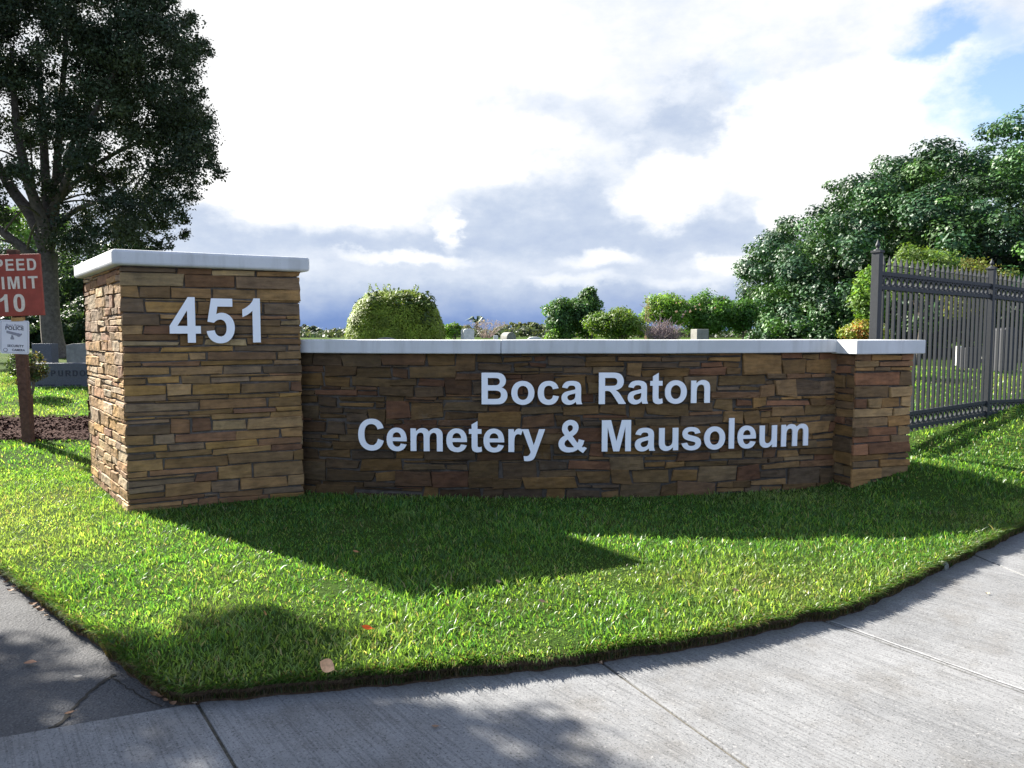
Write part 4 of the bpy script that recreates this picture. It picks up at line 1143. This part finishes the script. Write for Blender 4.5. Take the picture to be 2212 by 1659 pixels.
simple_tree('broadleaf_tree', 210, 620, 150, 110, 40, G_DARK, M_LEAF, 'dark green tree filling the gap between oak trunk and pillar', n=80, per=200, leaf=.2, seed=2)
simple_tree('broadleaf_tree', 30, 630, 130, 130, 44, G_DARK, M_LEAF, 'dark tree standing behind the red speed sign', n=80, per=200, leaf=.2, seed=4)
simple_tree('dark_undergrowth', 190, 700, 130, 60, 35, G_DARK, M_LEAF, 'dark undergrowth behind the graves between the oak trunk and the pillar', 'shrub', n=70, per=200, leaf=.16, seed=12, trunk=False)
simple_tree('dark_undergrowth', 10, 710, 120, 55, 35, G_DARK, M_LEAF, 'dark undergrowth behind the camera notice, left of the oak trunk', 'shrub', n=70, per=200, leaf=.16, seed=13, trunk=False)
simple_tree('broadleaf_tree', 60, 500, 90, 60, 48, G_LIME, M_LEAF, 'sunlit yellow-green tree glimpsed through the forks of the oak', n=50, per=160, leaf=.2, seed=6)
simple_tree('broadleaf_tree', 270, 560, 70, 45, 46, G_DARK, M_LEAF, 'green treetop just over the left half of the pillar cap', n=40, per=180, leaf=.2, seed=7)
simple_tree('small_shrub', 60, 790, 42, 45, 13.2, [(.10, .08, .03), (.06, .09, .03)], M_LEAF, 'thin brownish shrub behind the sign post', 'shrub', n=26, per=60, leaf=.06, seed=8, cr=.13)

# --- large glossy tree, right
FY = 29.0
fc = at(2240, 715, FY)
fig = empty('fig_tree', (fc.x, FY, hgt(fc.x, FY)), 'huge glossy dark green spreading tree filling the right side behind the fence', 'tree')
kf = FY / FPX; FX_, FZ_ = 622 * kf, 392 * kf
cls = []; r = random.Random(12)
def fig_r(th):   # lobed outline
    return 1 + .03 * math.sin(3.1 * th + 1) + .025 * math.sin(7.3 * th)
for i in range(1300):
    d = Vector((r.gauss(0, 1), r.gauss(0, 1), r.gauss(0, 1))).normalized()
    if d.y > .55 and r.random() < .6: continue
    if d.z < -.12: d.z = -d.z * .6
    ex = 1.0 / (abs(d.x) ** 2.6 + abs(d.y) ** 2.6 + abs(d.z) ** 2.6) ** (1 / 2.6)
    q = r.choice([r.uniform(.90, .97), r.uniform(.82, .95), r.uniform(.66, .85)]) * fig_r(math.atan2(d.z, d.x)) * (1 + .05 * noise.noise(d * 3.2)) * ex
    p = Vector((fc.x, FY, fc.z)) + Vector((d.x * FX_, d.y * FX_ * .9, d.z * FZ_)) * q
    p.z = max(p.z, .9)
    rr = r.uniform(.42, .85)
    cls.append((p, (rr, rr, rr * .62), (rr / .65) ** 2))
crown('crown', cls, 330, .132, G_GLOSS, M_LEAFG, fig, up=.75, shell=.55, jitter=.45, aspect=.6, seed=21)
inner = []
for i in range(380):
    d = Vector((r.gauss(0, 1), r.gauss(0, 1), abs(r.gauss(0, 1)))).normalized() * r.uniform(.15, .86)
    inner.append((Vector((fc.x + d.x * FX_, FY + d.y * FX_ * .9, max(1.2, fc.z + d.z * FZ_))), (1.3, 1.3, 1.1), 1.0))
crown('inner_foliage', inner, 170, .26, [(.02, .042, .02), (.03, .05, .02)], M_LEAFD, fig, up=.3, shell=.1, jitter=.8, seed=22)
g0 = Vector((fc.x, FY, .8)); P = [([g0, g0 + Vector((.2, 0, 2)), g0 + Vector((0, 0, 4))], [.8, .6, .5])]
for i in range(16):
    a = r.uniform(0, 6.28); d = Vector((math.cos(a) * r.uniform(3, 8.5), math.sin(a) * r.uniform(3, 6), r.uniform(3, 7)))
    P.append(([g0 + Vector((0, 0, 2)), g0 + Vector((d.x * .35, d.y * .35, 2 + d.z * .4)), g0 + d], [.28, .18, .05]))
limb_tree(P, fig)
# low skirt of foliage reaching over the graves
simple_tree('low_fig_shrub', 1790, 725, 175, 62, 27, G_GLOSS, M_LEAFG, 'low pale glossy-leaved shrub spreading at the foot of the huge tree', 'shrub', n=90, per=130, leaf=.15, seed=31, trunk=False, dome=True, cr=.42)

# --- clipped and loose shrubs above the wall
def round_bush():
    Y = 26.0; c = at(856, 700, Y); k = Y / FPX; g = hgt(c.x, Y)
    e = empty('round_bush', (c.x, Y, g), 'large rounded yellow-green clipped bush with stray sprigs on top', 'bush')
    X = 104 * k; zt = at(856, 628, Y).z; H = zt - g
    rng = np.random.default_rng(5); P = []; N = []
    n = 75000
    d = rng.normal(size=(n, 3)); d /= np.linalg.norm(d, axis=1, keepdims=True); d[:, 2] = np.abs(d[:, 2])
    ex = 1 / (np.abs(d[:, 0]) ** 3.2 + np.abs(d[:, 1]) ** 3.2 + np.abs(d[:, 2]) ** 2.7) ** (1 / 3.0)
    lum = np.array([noise.noise(Vector(q * 4.5)) * .045 + noise.noise(Vector(q * 11)) * .04 for q in d])
    q = ex * (rng.uniform(.90, 1.0, n) + lum)
    p = np.stack([c.x + d[:, 0] * X * q, Y + d[:, 1] * X * q, g + d[:, 2] * H * q * 1.0], 1)
    cnoise = np.array([noise.noise(Vector(v) * 2.6) for v in p])
    pal = np.array([(.20, .27, .03), (.15, .215, .025), (.25, .30, .04)])
    col = pal[rng.integers(3, size=n)] * (1 + cnoise[:, None] * .5) * rng.uniform(.75, 1.25, (n, 1))
    v, f, cc = leaves(p, d + rng.normal(0, .34, (n, 3)) + [0, 0, .15], .072, np.clip(col, .01, .9), rng=rng)
    o = link_mesh('foliage', mesh_np('foliage', v, f, cc), M_LEAF, e); o.matrix_parent_inverse = wm(e).inverted()
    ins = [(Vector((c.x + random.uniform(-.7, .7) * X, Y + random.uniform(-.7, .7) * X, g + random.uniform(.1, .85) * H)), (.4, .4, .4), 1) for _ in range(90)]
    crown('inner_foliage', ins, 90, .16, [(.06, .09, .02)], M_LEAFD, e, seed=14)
    sp = MB(); lf = []
    for i in range(9):
        x = c.x + random.uniform(-.5, .45) * X; y = Y + random.uniform(-.5, .2) * X; z0 = zt - .15; h_ = random.uniform(.2, .45); dx = random.uniform(-.2, .2)
        sp.tube([(x, y, z0), (x + dx * .4, y, z0 + h_ * .6), (x + dx, y, z0 + h_)], [.008, .006, .004], 4)
        for q in range(7): t = .4 + q * .1; lf.append((Vector((x + dx * t, y, z0 + h_ * t)), (.05, .05, .05), 1))
    o = sp.build('sprig', M_BARK, e); o.matrix_parent_inverse = wm(e).inverted()
    crown('sprig_leaves', lf, 3, .07, G_YEL, M_LEAF, e, seed=3)
round_bush()
simple_tree('upright_shrub', 1210, 690, 34, 58, 23, G_MID, M_LEAF, 'dark green upright shrub, left half of the pair right of the low white headstone', 'shrub', n=44, per=150, leaf=.10, seed=41, cr=.26)
simple_tree('upright_shrub', 1262, 682, 46, 56, 23.6, G_MID, M_LEAF, 'taller dark green upright shrub with a pointed top behind the yellow-green bush', 'shrub', n=60, per=150, leaf=.10, seed=42, cr=.27)
simple_tree('upright_shrub', 1273, 640, 17, 26, 23.6, G_MID, M_LEAF, 'narrow topmost shoot of the dark upright shrubs', 'shrub', n=14, per=110, leaf=.10, seed=49, cr=.2)
simple_tree('low_bush', 1332, 705, 70, 38, 20, [(.10, .17, .025), (.075, .14, .025), (.13, .19, .03)], M_LEAF, 'low spreading yellow-green bush in the middle above the wall', 'bush', n=60, per=160, leaf=.08, seed=43, cr=.28, dome=True)
simple_tree('small_shrub', 978, 714, 24, 20, 30, G_LIME, M_LEAF, 'small light green shrub touching the right side of the round bush', 'shrub', n=20, per=90, leaf=.10, seed=44, cr=.2)
simple_tree('small_shrub', 1190, 722, 16, 16, 19.5, G_LIME, M_LEAF, 'small lime green shrub at the foot of the dark upright shrubs', 'shrub', n=10, per=70, leaf=.07, seed=45, cr=.12)
simple_tree('flowering_hedge', 1440, 672, 58, 40, 24, G_LIME, M_LEAF, 'light green bush at the left end of the flowering hedge', 'hedge', n=50, per=150, leaf=.09, seed=46, cr=.3)
simple_tree('flowering_hedge', 1525, 678, 74, 47, 24.5, [(.06, .14, .025), (.08, .17, .03)], M_LEAF, 'tall bright green hedge with pink flowers behind the square headstone', 'hedge', n=110, per=170, leaf=.09, seed=47, cr=.32)
simple_tree('flowering_hedge', 1600, 684, 42, 46, 25, [(.055, .14, .025), (.07, .16, .03)], M_LEAF, 'rounded green hedge bush next to the huge tree', 'hedge', n=50, per=150, leaf=.09, seed=48, cr=.3)
# flowers on the hedge
def flowers():
    r = random.Random(4); e = [o for o in bpy.data.objects if o.get('label', '').startswith('tall bright green hedge')][0]
    me = None; m = mat_leaf('pink petal', .3, .6, .2); inv = wm(e).inverted()
    rng = np.random.default_rng(3); p, d = clump_points(np.zeros(3), (.07, .06, .06), 9, rng, .4)
    v, f, c = leaves(p, d + [0, -1, .3], .09, np.full((9, 3), (.40, .28, .30)) * rng.uniform(.7, 1.2, (9, 1)), .9, rng=rng)
    me = mesh_np('flower', v, f, c); me.materials.append(m)
    for i in range(15):
        q = at(r.gauss(1500, 38), r.gauss(655, 14), 23.0 + r.uniform(-.1, .3))
        o = bpy.data.objects.new('flower', me); COL.objects.link(o); o.location = q; o.rotation_euler = (0, r.uniform(0, 6), 0); o.scale = (r.uniform(.35, .65),) * 3; o.parent = e; o.matrix_parent_inverse = inv
flowers()
# twiggy shrubs
def twig_bush(px, pyt, pyb, hw, Y, n, col, label, name='bare_shrub', leafy=None):
    c = at(px, pyb, Y); g = hgt(c.x, Y); k = Y / FPX; H = at(px, pyt, Y).z - g; W = hw * k
    e = empty(name, (c.x, Y, g), label, 'shrub'); r = random.Random(int(px)); mb = MB(); lf = []
    for i in range(n):
        a = r.uniform(0, 6.28); s = r.uniform(.2, 1); tip = Vector((c.x + math.cos(a) * W * s, Y + math.sin(a) * W * s * .7, g + H * r.uniform(.7, 1.02) * (1 - .25 * s * s)))
        b = Vector((c.x + math.cos(a) * W * .15, Y, g)); mid = b.lerp(tip, .55) + Vector((r.uniform(-.08, .08), r.uniform(-.08, .08), .05))
        mb.tube([b, mid, tip], [.012, .008, .004], 4)
        for q in range(4):
            t = r.uniform(.35, .95); s0 = mid.lerp(tip, t); d = Vector((r.uniform(-1, 1), r.uniform(-1, 1), r.uniform(.2, 1))).normalized() * r.uniform(.12, .35)
            mb.tube([s0, s0 + d], [.006, .003], 4)
        lf.append((tip, (.12, .12, .1), 1))
    o = mb.build('branches', mat_plain('grey twigs', col, .9, .3, 20), e); o.matrix_parent_inverse = wm(e).inverted()
    if leafy: crown('leaves', lf, 14, .06, leafy, M_LEAF, e, seed=5)
    return e
twig_bush(1434, 690, 735, 42, 19, 110, (.22, .17, .17), 'leafless grey twiggy shrub between the low yellow-green bush and the square headstone')
twig_bush(1050, 690, 728, 55, 60, 60, (.36, .27, .24), 'pale pinkish bare bush behind the pale rounded headstone', 'bare_shrub', [(.30, .22, .17)])
twig_bush(1396, 628, 700, 8, 22, 5, (.25, .16, .10), 'tall thin pinkish shoots sticking up at the left end of the flowering hedge', 'bare_shrub', [(.20, .17, .08)])
simple_tree('croton_hedge', 1862, 722, 52, 30, 14.5, [(.22, .22, .03), (.16, .19, .03), (.20, .22, .03), (.13, .17, .03), (.30, .13, .03)], M_LEAF, 'low yellow and orange leaved hedge left of the first fence post', 'hedge', n=60, per=90, leaf=.055, seed=51, cr=.16, dome=True)
simple_tree('young_tree', 1880, 640, 30, 80, 17, G_LIME, M_LEAF, 'slender light green young tree just left of the first fence post', n=46, per=90, leaf=.085, seed=52, cr=.24)
simple_tree('privet_shrub', 1985, 590, 85, 72, 19, [(.11, .17, .035), (.09, .15, .03)], M_LEAF, 'light green shrub rising over the first fence panel', 'shrub', n=70, per=130, leaf=.085, seed=53, cr=.32)
simple_tree('privet_shrub', 2110, 625, 80, 72, 19.5, [(.14, .16, .035), (.12, .15, .035), (.16, .14, .04)], M_LEAF, 'olive-yellow shrub rising over the second fence post', 'shrub', n=70, per=130, leaf=.085, seed=54, cr=.32)
simple_tree('dark_undergrowth', 2060, 690, 190, 48, 26, G_DARK, M_LEAF, 'dark shrub mass low behind the fence under the huge tree', 'shrub', n=80, per=130, leaf=.13, seed=55, cr=.5, trunk=False)
# --- far trees on the skyline
far = [(668, 716, 32, 13, 'grey-green far tree just right of the tall pillar', G_FAR), (722, 720, 30, 9, 'low far tree between the pillar and the round bush', G_OLIVE), (985, 715, 40, 12, 'pale far tree right of the round bush', G_FAR), (1085, 718, 30, 10, 'far olive tree left of the skyline gap', G_OLIVE),
       (1112, 712, 42, 14, 'rounded olive far tree above the grey round-topped headstone', G_OLIVE), (1160, 713, 36, 14, 'grey far tree touching the upright dark shrub', G_FAR), (1148, 706, 12, 9, 'dark pine top on the far skyline', G_DARK), (1020, 716, 30, 11, 'far bush behind the palm', G_FAR), (700, 722, 60, 6, 'long low far thicket beside the pillar', G_FAR)]
for i, (x, y, rx, ry, lb, pal) in enumerate(far):
    simple_tree('distant_tree', x, y, rx, ry + 2, 110 + (i * 37) % 60, pal, M_LEAF, lb, n=36, per=60, leaf=.5, seed=60 + i, group='trees on the far skyline')
def far_row():
    r = random.Random(9); cls = []
    for i in range(420):
        px = -300 + r.random() * 2800; Y = r.uniform(190, 260); q = at(px, r.uniform(714, 724), Y)
        cls.append((q, (3.5, 3.5, 1.5), r.uniform(.5, 1.2)))
    for i in range(330):
        px = 560 + r.random() * 1800; Y = r.uniform(66, 74); q = at(px, 722 + r.uniform(-6, 6) + 4 * math.sin(px * .021) , Y)
        cls.append((q, (1.1, 1.1, .5), r.uniform(.3, .6)))
    o = crown('distant_treeline', cls, 90, .45, [tuple(x * .55 for x in c) for c in G_FAR], M_LEAF, None, seed=91); setp(o, 'long low wood in the farthest distance along the horizon', 'treeline', kind='stuff')
far_row()
def palm(px, pyt, Y):
    t = at(px, pyt + 8, Y); g = hgt(t.x, Y); e = empty('palm_tree', (t.x, Y, g), 'tiny far palm with ragged fronds above the pale rounded headstone', 'palm tree')
    limb_tree([([Vector((t.x, Y, g)), t], [.18, .13])], e, 'trunk'); mb = MB(); r = random.Random(3)
    for i in range(16):
        a = i / 16 * 6.283 + r.uniform(-.2, .2); up = r.uniform(.0, 1.3); L = r.uniform(1.2, 1.7)
        d = Vector((math.cos(a), math.sin(a), 0)); s = Vector((-d.y, d.x, 0)) * .16
        p1 = t + d * L * .5 + Vector((0, 0, up * .7)); p2 = t + d * L + Vector((0, 0, up * .6 - .3))
        mb.add([t - s * .2, t + s * .2, p1 + s, p2, p1 - s], [(0, 1, 2, 4), (4, 2, 3)])
    o = mb.build('fronds', mat_plain('palm frond', (.05, .085, .045), .6, .3, 5), e); o.matrix_parent_inverse = wm(e).inverted()
palm(1030, 692, 80)

# --- street tree whose shade falls on the pavement (just outside the left of the picture)
shade = empty('street_tree', (-8.6, 6.2, -.1), 'roadside tree beyond the left edge of the view that shades the driveway', 'tree')
cls = []; r = random.Random(77)
SH = [(-2.7, 3.15, .3), (-.6, 3.1, .3), (-.15, 2.95, .35), (.2, 2.6, .35), (-.95, 3.0, .4), (-1.35, 3.45, .35), (-1.15, 3.75, .25), (-1.75, 3.55, .42), (-1.45, 3.85, .30), (-2.1, 3.2, .45), (-1.2, 3.25, .40), (-.75, 2.85, .45), (-.25, 2.55, .42), (.1, 2.2, .35), (-1.6, 2.6, .5), (-2.6, 3.4, .35), (-2.9, 3.9, .22), (-2.2, 2.3, .8), (-.9, 2.1, .7), (-3.2, 2.9, .6), (-.3, 1.7, .7), (-2.0, 1.2, 1.2), (-3.6, 1.9, 1.1), (-1.55, 4.05, .2)]
for (gx, gy, rad) in SH:
    for k in range(max(2, int(rad * rad * 75))):
        a = r.uniform(0, 6.28); q = math.sqrt(r.random()) * rad * .85
        h_ = r.uniform(4.3, 6.2); x, y = gx + math.cos(a) * q, gy + math.sin(a) * q
        off = h_ / math.tan(math.radians(SUN_EL))
        cls.append((Vector((x + SUN_XY[0] * off, y + SUN_XY[1] * off, h_)), (.24, .24, .17), 1))
crown('crown', cls, 75, .10, G_DARK, M_LEAF, shade, up=.3, shell=.1, jitter=.8, seed=78)
P = [([Vector((-8.6, 6.2, -.2)), Vector((-8.6, 6.3, 1.6)), Vector((-8.4, 6.6, 3.2))], [.16, .13, .11])]
for i in range(12):
    c_ = r.choice(cls)[0]; P.append(([Vector((-8.4, 6.6, 3.0)), Vector((-8.4, 6.6, 3.2)).lerp(c_, .5) + Vector((0, 0, .2)), c_], [.06, .04, .012]))
limb_tree(P, shade)

# ------------------------------------------------------------------ grass
EDGE_NP = np.array(LAWN_EDGE)
def lawn_mask(x, y):
    """inside the lawn polygon (front part)"""
    P = np.concatenate([EDGE_NP, [[60, 400], [-60, 400]]]); r = np.zeros(len(x), bool); j = len(P) - 1
    for i in range(len(P)):
        xi, yi, xj, yj = P[i, 0], P[i, 1], P[j, 0], P[j, 1]
        if yi != yj:
            c = ((yi > y) != (yj > y)) & (x < (xj - xi) * (y - yi) / (yj - yi) + xi); r ^= c
        j = i
    return r
def in_quad(x, y, Q):
    r = np.ones(len(x), bool)
    for i in range(len(Q)):
        a, b = Q[i], Q[(i + 1) % len(Q)]; r &= ((b[0] - a[0]) * (y - a[1]) - (b[1] - a[1]) * (x - a[0])) > 0
    return r
def vhgt(x, y):
    h = np.interp(y, [a for a, b in TAB], [b for a, b in TAB])
    sx = np.clip((x - 3.0) / 1.3, 0, 1); sy = np.clip((y - 7.0) / .9, 0, 1); sx = sx * sx * (3 - 2 * sx); sy = sy * sy * (3 - 2 * sy)
    return h + .22 * sx * sy * np.clip((22 - y) / 8, 0, 1)
def vnoise(x, y, s, seed):
    rng = np.random.default_rng(seed); out = np.zeros_like(x); T = rng.uniform(-1, 1, (64, 64))
    u = x * s + 31.7; v = y * s + 17.3; i = np.floor(u).astype(int); j = np.floor(v).astype(int); a = u - i; b = v - j; a = a * a * (3 - 2 * a); b = b * b * (3 - 2 * b)
    g = lambda p, q: T[p % 64, q % 64]
    return g(i, j) * (1 - a) * (1 - b) + g(i + 1, j) * a * (1 - b) + g(i, j + 1) * (1 - a) * b + g(i + 1, j + 1) * a * b
def blades(x, y, hmin, hmax, w0, rng, lean=.5, zoff=-.005):
    n = len(x); z = vhgt(x, y) + zoff
    h = rng.uniform(hmin, hmax, n) * (1 + .35 * vnoise(x, y, 1.7, 3) + .30 * vnoise(x, y, 8.0, 13)) ; w = w0 * rng.uniform(.6, 1.3, n)
    a = rng.uniform(0, 2 * np.pi, n); t = rng.uniform(0, 2 * np.pi, n); l = rng.uniform(.1, 1.1, n) * lean * h
    dx, dy = np.cos(a) * l, np.sin(a) * l; ex, ey = np.cos(t) * w / 2, np.sin(t) * w / 2
    v = np.empty((n, 5, 3))
    v[:, 0] = np.stack([x - ex, y - ey, z], 1); v[:, 1] = np.stack([x + ex, y + ey, z], 1)
    mx, my = x + dx * .4, y + dy * .4
    v[:, 2] = np.stack([mx + ex * .9, my + ey * .9, z + h * .58], 1); v[:, 3] = np.stack([mx - ex * .9, my - ey * .9, z + h * .58], 1)
    v[:, 4] = np.stack([x + dx, y + dy, z + h * rng.uniform(.75, 1.0, n)], 1)
    return v
def build_grass():
    rng = np.random.default_rng(8); VV = []; CCl = []
    def region(n, x0, x1, y0, y1, hmin, hmax, w0, lean, test=None, power=0.0, lush=1.0):
        y = rng.uniform(y0, y1, n); x = rng.uniform(x0, x1, n)
        k = lawn_mask(x, y) & (np.abs(x) < .80 * y + .5)
        if power: k &= rng.random(n) < (3.2 / np.maximum(y, 3.2)) ** power
        k &= ~in_quad(x, y, [P_FL, P_FR, P_BR, P_BL])
        arc_d = RC - np.hypot(x - CC.x, y - CC.y); k &= ~((arc_d > 0.0) & (arc_d < .42) & (x > -2.4) & (x < 3.9) & (y < 9))
        k &= ~in_quad(x, y, body)
        k &= ~((y > 9.95) & (y < 11.35) & (x < -4.3))
        if test is not None: k &= test(x, y)
        x, y = x[k], y[k]
        v = blades(x, y, hmin, hmax, w0, rng, lean)
        m = len(x); dry = np.clip(vnoise(x, y, .75, 5) * .9 + vnoise(x, y, 2.6, 6) * .5 + .12, 0, 1)
        # yellower strip where the photo's lawn is worn
        dry = np.clip(dry * .6 + .55 * np.exp(-(((x - 1.6) / 1.5) ** 2 + ((y - 4.75) / .35) ** 2)) + .25 * np.exp(-(((x + 4.6) / 1.6) ** 2 + ((y - 6.4) / 1.2) ** 2)), 0, 1)
        g1 = np.array([.108, .215, .034]); g2 = np.array([.25, .28, .09]); g3 = np.array([.050, .140, .032])
        mix = rng.random(m)
        base = np.where((mix < .45)[:, None], g1, g3); base = np.where((mix > .86)[:, None], np.array([.22, .31, .06]), base)
        base = base * (1 - dry[:, None] * .75) + g2 * dry[:, None] * .75
        straw = rng.random(m) < .035 + .09 * dry; base[straw] = np.array([.27, .23, .12])
        base = base * rng.uniform(.6, 1.35, (m, 1)) * lush * 1.07 * (1 + .22 * vnoise(x, y, 5.0, 23) + .10 * vnoise(x, y, 1.3, 29))[:, None]
        VV.append(v); CCl.append(np.repeat(np.clip(base, .005, .9), 5, axis=0))
    region(330000, -6.5, 6.5, 2.6, 8.6, .022, .054, .0068, 1.1, power=.9)
    # sparse taller tufts
    region(40000, -6.5, 6.5, 2.6, 8.6, .040, .074, .0085, .9, test=lambda x, y: vnoise(x, y, 3.2, 9) + .5 * vnoise(x, y, 9.0, 19) > .12, power=.8, lush=.92)
    # left lawn towards the sign and graves
    region(90000, -12.5, -2.5, 8.0, 17.5, .035, .06, .012, .8, power=.3)
    region(90000, 3.4, 14.0, 7.4, 18.0, .035, .06, .012, .8, power=.3)
    # overhanging fringe along the pavement
    seg = EDGE_NP; L = np.hypot(*(seg[1:] - seg[:-1]).T); vis = (np.abs((seg[1:, 0] + seg[:-1, 0]) / 2) < 6.5) & (seg[1:, 1] < 8); idx = np.where(vis)[0]
    p = L[idx] / L[idx].sum(); n = 34000; ii = rng.choice(idx, n, p=p); t = rng.random(n)[:, None]; q = seg[ii] * (1 - t) + seg[ii + 1] * t
    inn = np.array(C0) - q; inn /= np.linalg.norm(inn, axis=1, keepdims=True); q = q + inn * (rng.random(n)[:, None] ** 1.5 * .09 - .006)
    v = blades(q[:, 0], q[:, 1], .03, .062, .0065, rng, .5, -.02)
    out = -inn * rng.uniform(.0, .065, n)[:, None]; v[:, 4, :2] += out; v[:, 2:4, :2] += (out * .4)[:, None, :]; v[:, 4, 2] -= rng.uniform(0, .02, n)
    g = np.array([(.045, .11, .018), (.065, .14, .022), (.085, .14, .03), (.13, .11, .05)])[rng.integers(4, size=n)] * rng.uniform(.7, 1.3, (n, 1))
    VV.append(v); CCl.append(np.repeat(g, 5, axis=0))
    # thatch and roots hanging on the cut face of the turf
    n = 15000; ii = rng.choice(idx, n, p=p); t = rng.random(n)[:, None]; q = seg[ii] * (1 - t) + seg[ii + 1] * t
    inn = np.array(C0) - q; inn /= np.linalg.norm(inn, axis=1, keepdims=True); q = q - inn * rng.uniform(-.004, .012, n)[:, None]
    v = blades(q[:, 0], q[:, 1], .03, .055, .004, rng, .6, -.065)
    g = np.array([(.10, .075, .04), (.16, .12, .06), (.05, .045, .02), (.05, .09, .02)])[rng.integers(4, size=n)] * rng.uniform(.6, 1.2, (n, 1))
    VV.append(v); CCl.append(np.repeat(g, 5, axis=0))
    v = np.concatenate(VV); c = np.concatenate(CCl); n = len(v); print('blades', n)
    idx = np.arange(n * 5).reshape(n, 5)
    me = mesh_np('grass', v.reshape(-1, 3), [idx[:, [0, 1, 2, 3]], idx[:, [3, 2, 4]]], c)
    o = link_mesh('grass', me, M_BLADE); setp(o, 'short green lawn grass', 'grass', kind='stuff')
build_grass()

# ------------------------------------------------------------------ fallen leaves and small litter
def leaf_thing(px, py, L, col, label, z=None, tilt=.2, rz=0.0, aspect=.5, curl=.25, on='grass', name='fallen_leaf', cat='leaf'):
    zz = {'grass': .045, 'pave': PAVE + .008}[on] if z is None else z
    x, y = gpt(px, py, zz if on == 'pave' else .04)
    v = []; f = []; n = 8
    for i in range(n + 1):
        t = i / n; w = math.sin(math.pi * min(1, t * 1.02)) ** .8 * L * aspect / 2 + .0005
        zc = curl * L * (t - .5) ** 2 * 2
        for s in (-1, 0, 1): v.append(((t - .5) * L, s * w, zc + abs(s) * w * .35))
    for i in range(n):
        for s in range(2): a = i * 3 + s; f.append((a, a + 3, a + 4, a + 1))
    nv = len(v); v += [(a, b, c - .0012) for a, b, c in v]; f += [tuple(q + nv for q in reversed(k)) for k in f]
    v += [(L * .48, -.001, 0), (L * .75, -.001, .004), (L * .75, .001, .004), (L * .48, .001, 0)]; k = len(v); f.append((k - 4, k - 3, k - 2, k - 1))
    o = link_mesh(name, mesh_py(name, v, f, True), mat_plain('dry leaf', col, .8, .3, 60)); o.location = (x, y, zz); o.rotation_euler = (tilt, tilt * .6, rz)
    setp(o, label, cat)
leaf_thing(705, 1440, .085, (.66, .38, .20), 'large tan oval leaf standing in the grass near the front edge of the lawn', tilt=1.1, rz=.4, aspect=.75)
leaf_thing(792, 1358, .06, (.85, .12, .015), 'bright orange leaf on the lawn', tilt=.5, rz=.3, aspect=.5)
leaf_thing(965, 1308, .045, (.35, .16, .07), 'reddish brown curled leaf at the tip of the pillar shadow', tilt=.9, rz=1.2)
leaf_thing(571, 1326, .05, (.42, .20, .07), 'brown upright leaf left of the orange one on the lawn', tilt=1.2, rz=1.5)
leaf_thing(1170, 1300, .045, (.42, .24, .13), 'light brown leaf in the middle of the sunlit lawn', tilt=.6, rz=.2)
leaf_thing(1075, 1258, .05, (.40, .26, .15), 'pale brown leaf on the edge of the pillar shadow', tilt=.6, rz=.9)
leaf_thing(1565, 1243, .05, (.45, .22, .10), 'brown leaf on the dry strip of the right lawn', tilt=.7, rz=1.1)
leaf_thing(1588, 1276, .045, (.50, .28, .14), 'orange-brown leaf closest to the pavement on the right lawn', tilt=.5, rz=.1)
leaf_thing(768, 1193, .045, (.34, .16, .07), 'dull red leaf lying inside the pillar shadow', tilt=.5, rz=.5)
leaf_thing(65, 1432, .06, (.28, .15, .09), 'flat brown leaf on the dark driveway', on='pave', rz=.3, aspect=.7, curl=.1, tilt=.02)
leaf_thing(168, 1462, .045, (.55, .47, .36), 'pale cream leaf on the driveway near the crack', on='pave', rz=.1, tilt=.05)
leaf_thing(150, 1540, .04, (.25, .14, .08), 'small dark brown leaf lying against the driveway crack', on='pave', rz=.8, tilt=.05)
leaf_thing(1297, 1433, .035, (.40, .26, .17), 'crumpled brown leaf on the pavement touching the turf edge', on='pave', rz=1.3, tilt=.4, curl=.8)
leaf_thing(940, 1569, .032, (.24, .15, .10), 'small brown leaf alone on the shaded pavement', on='pave', rz=.1, tilt=.1)
leaf_thing(2132, 1282, .03, (.50, .40, .26), 'tan leaf scrap on the pavement at the right edge', on='pave', rz=.1, tilt=.2, curl=.6)
lab = [(30, 1268), (22, 1275), (40, 1272), (78, 1312), (88, 1318), (70, 1305), (100, 1330), (162, 1362), (172, 1372), (335, 1500), (345, 1506), (360, 1514), (372, 1520), (420, 1519), (295, 1462), (12, 1258)]
for i, (x, y) in enumerate(lab):
    leaf_thing(x, y, random.uniform(.035, .06), random.choice([(.42, .28, .19), (.50, .38, .27), (.30, .17, .10), (.22, .13, .08)]), 'dry curled leaf caught along the edge between driveway and turf', on='pave', rz=random.uniform(0, 3), tilt=random.uniform(.05, .5), curl=.5)
for o in list(bpy.data.objects):
    if o.get('label') == 'dry curled leaf caught along the edge between driveway and turf': o['group'] = 'dry leaves along the driveway edge'
def pebble(px, py, s, col, label):
    x, y = gpt(px, py, PAVE); bm = bmesh.new(); bmesh.ops.create_icosphere(bm, subdivisions=3, radius=1)
    for v in bm.verts: v.co *= 1 + noise.noise(v.co * 2.2) * .35; v.co.x *= s[0]; v.co.y *= s[1]; v.co.z *= s[2]
    me = bpy.data.meshes.new('rock'); bm.to_mesh(me); bm.free(); o = link_mesh('rock', me, mat_plain('rock', col, .9, .3, 30, .004)); o.location = (x, y, PAVE + s[2] * .8); setp(o, label, 'rock')
pebble(2040, 1232, (.028, .02, .038), (.17, .18, .16), 'small grey-green lump of rock where the lawn meets the pavement on the right')
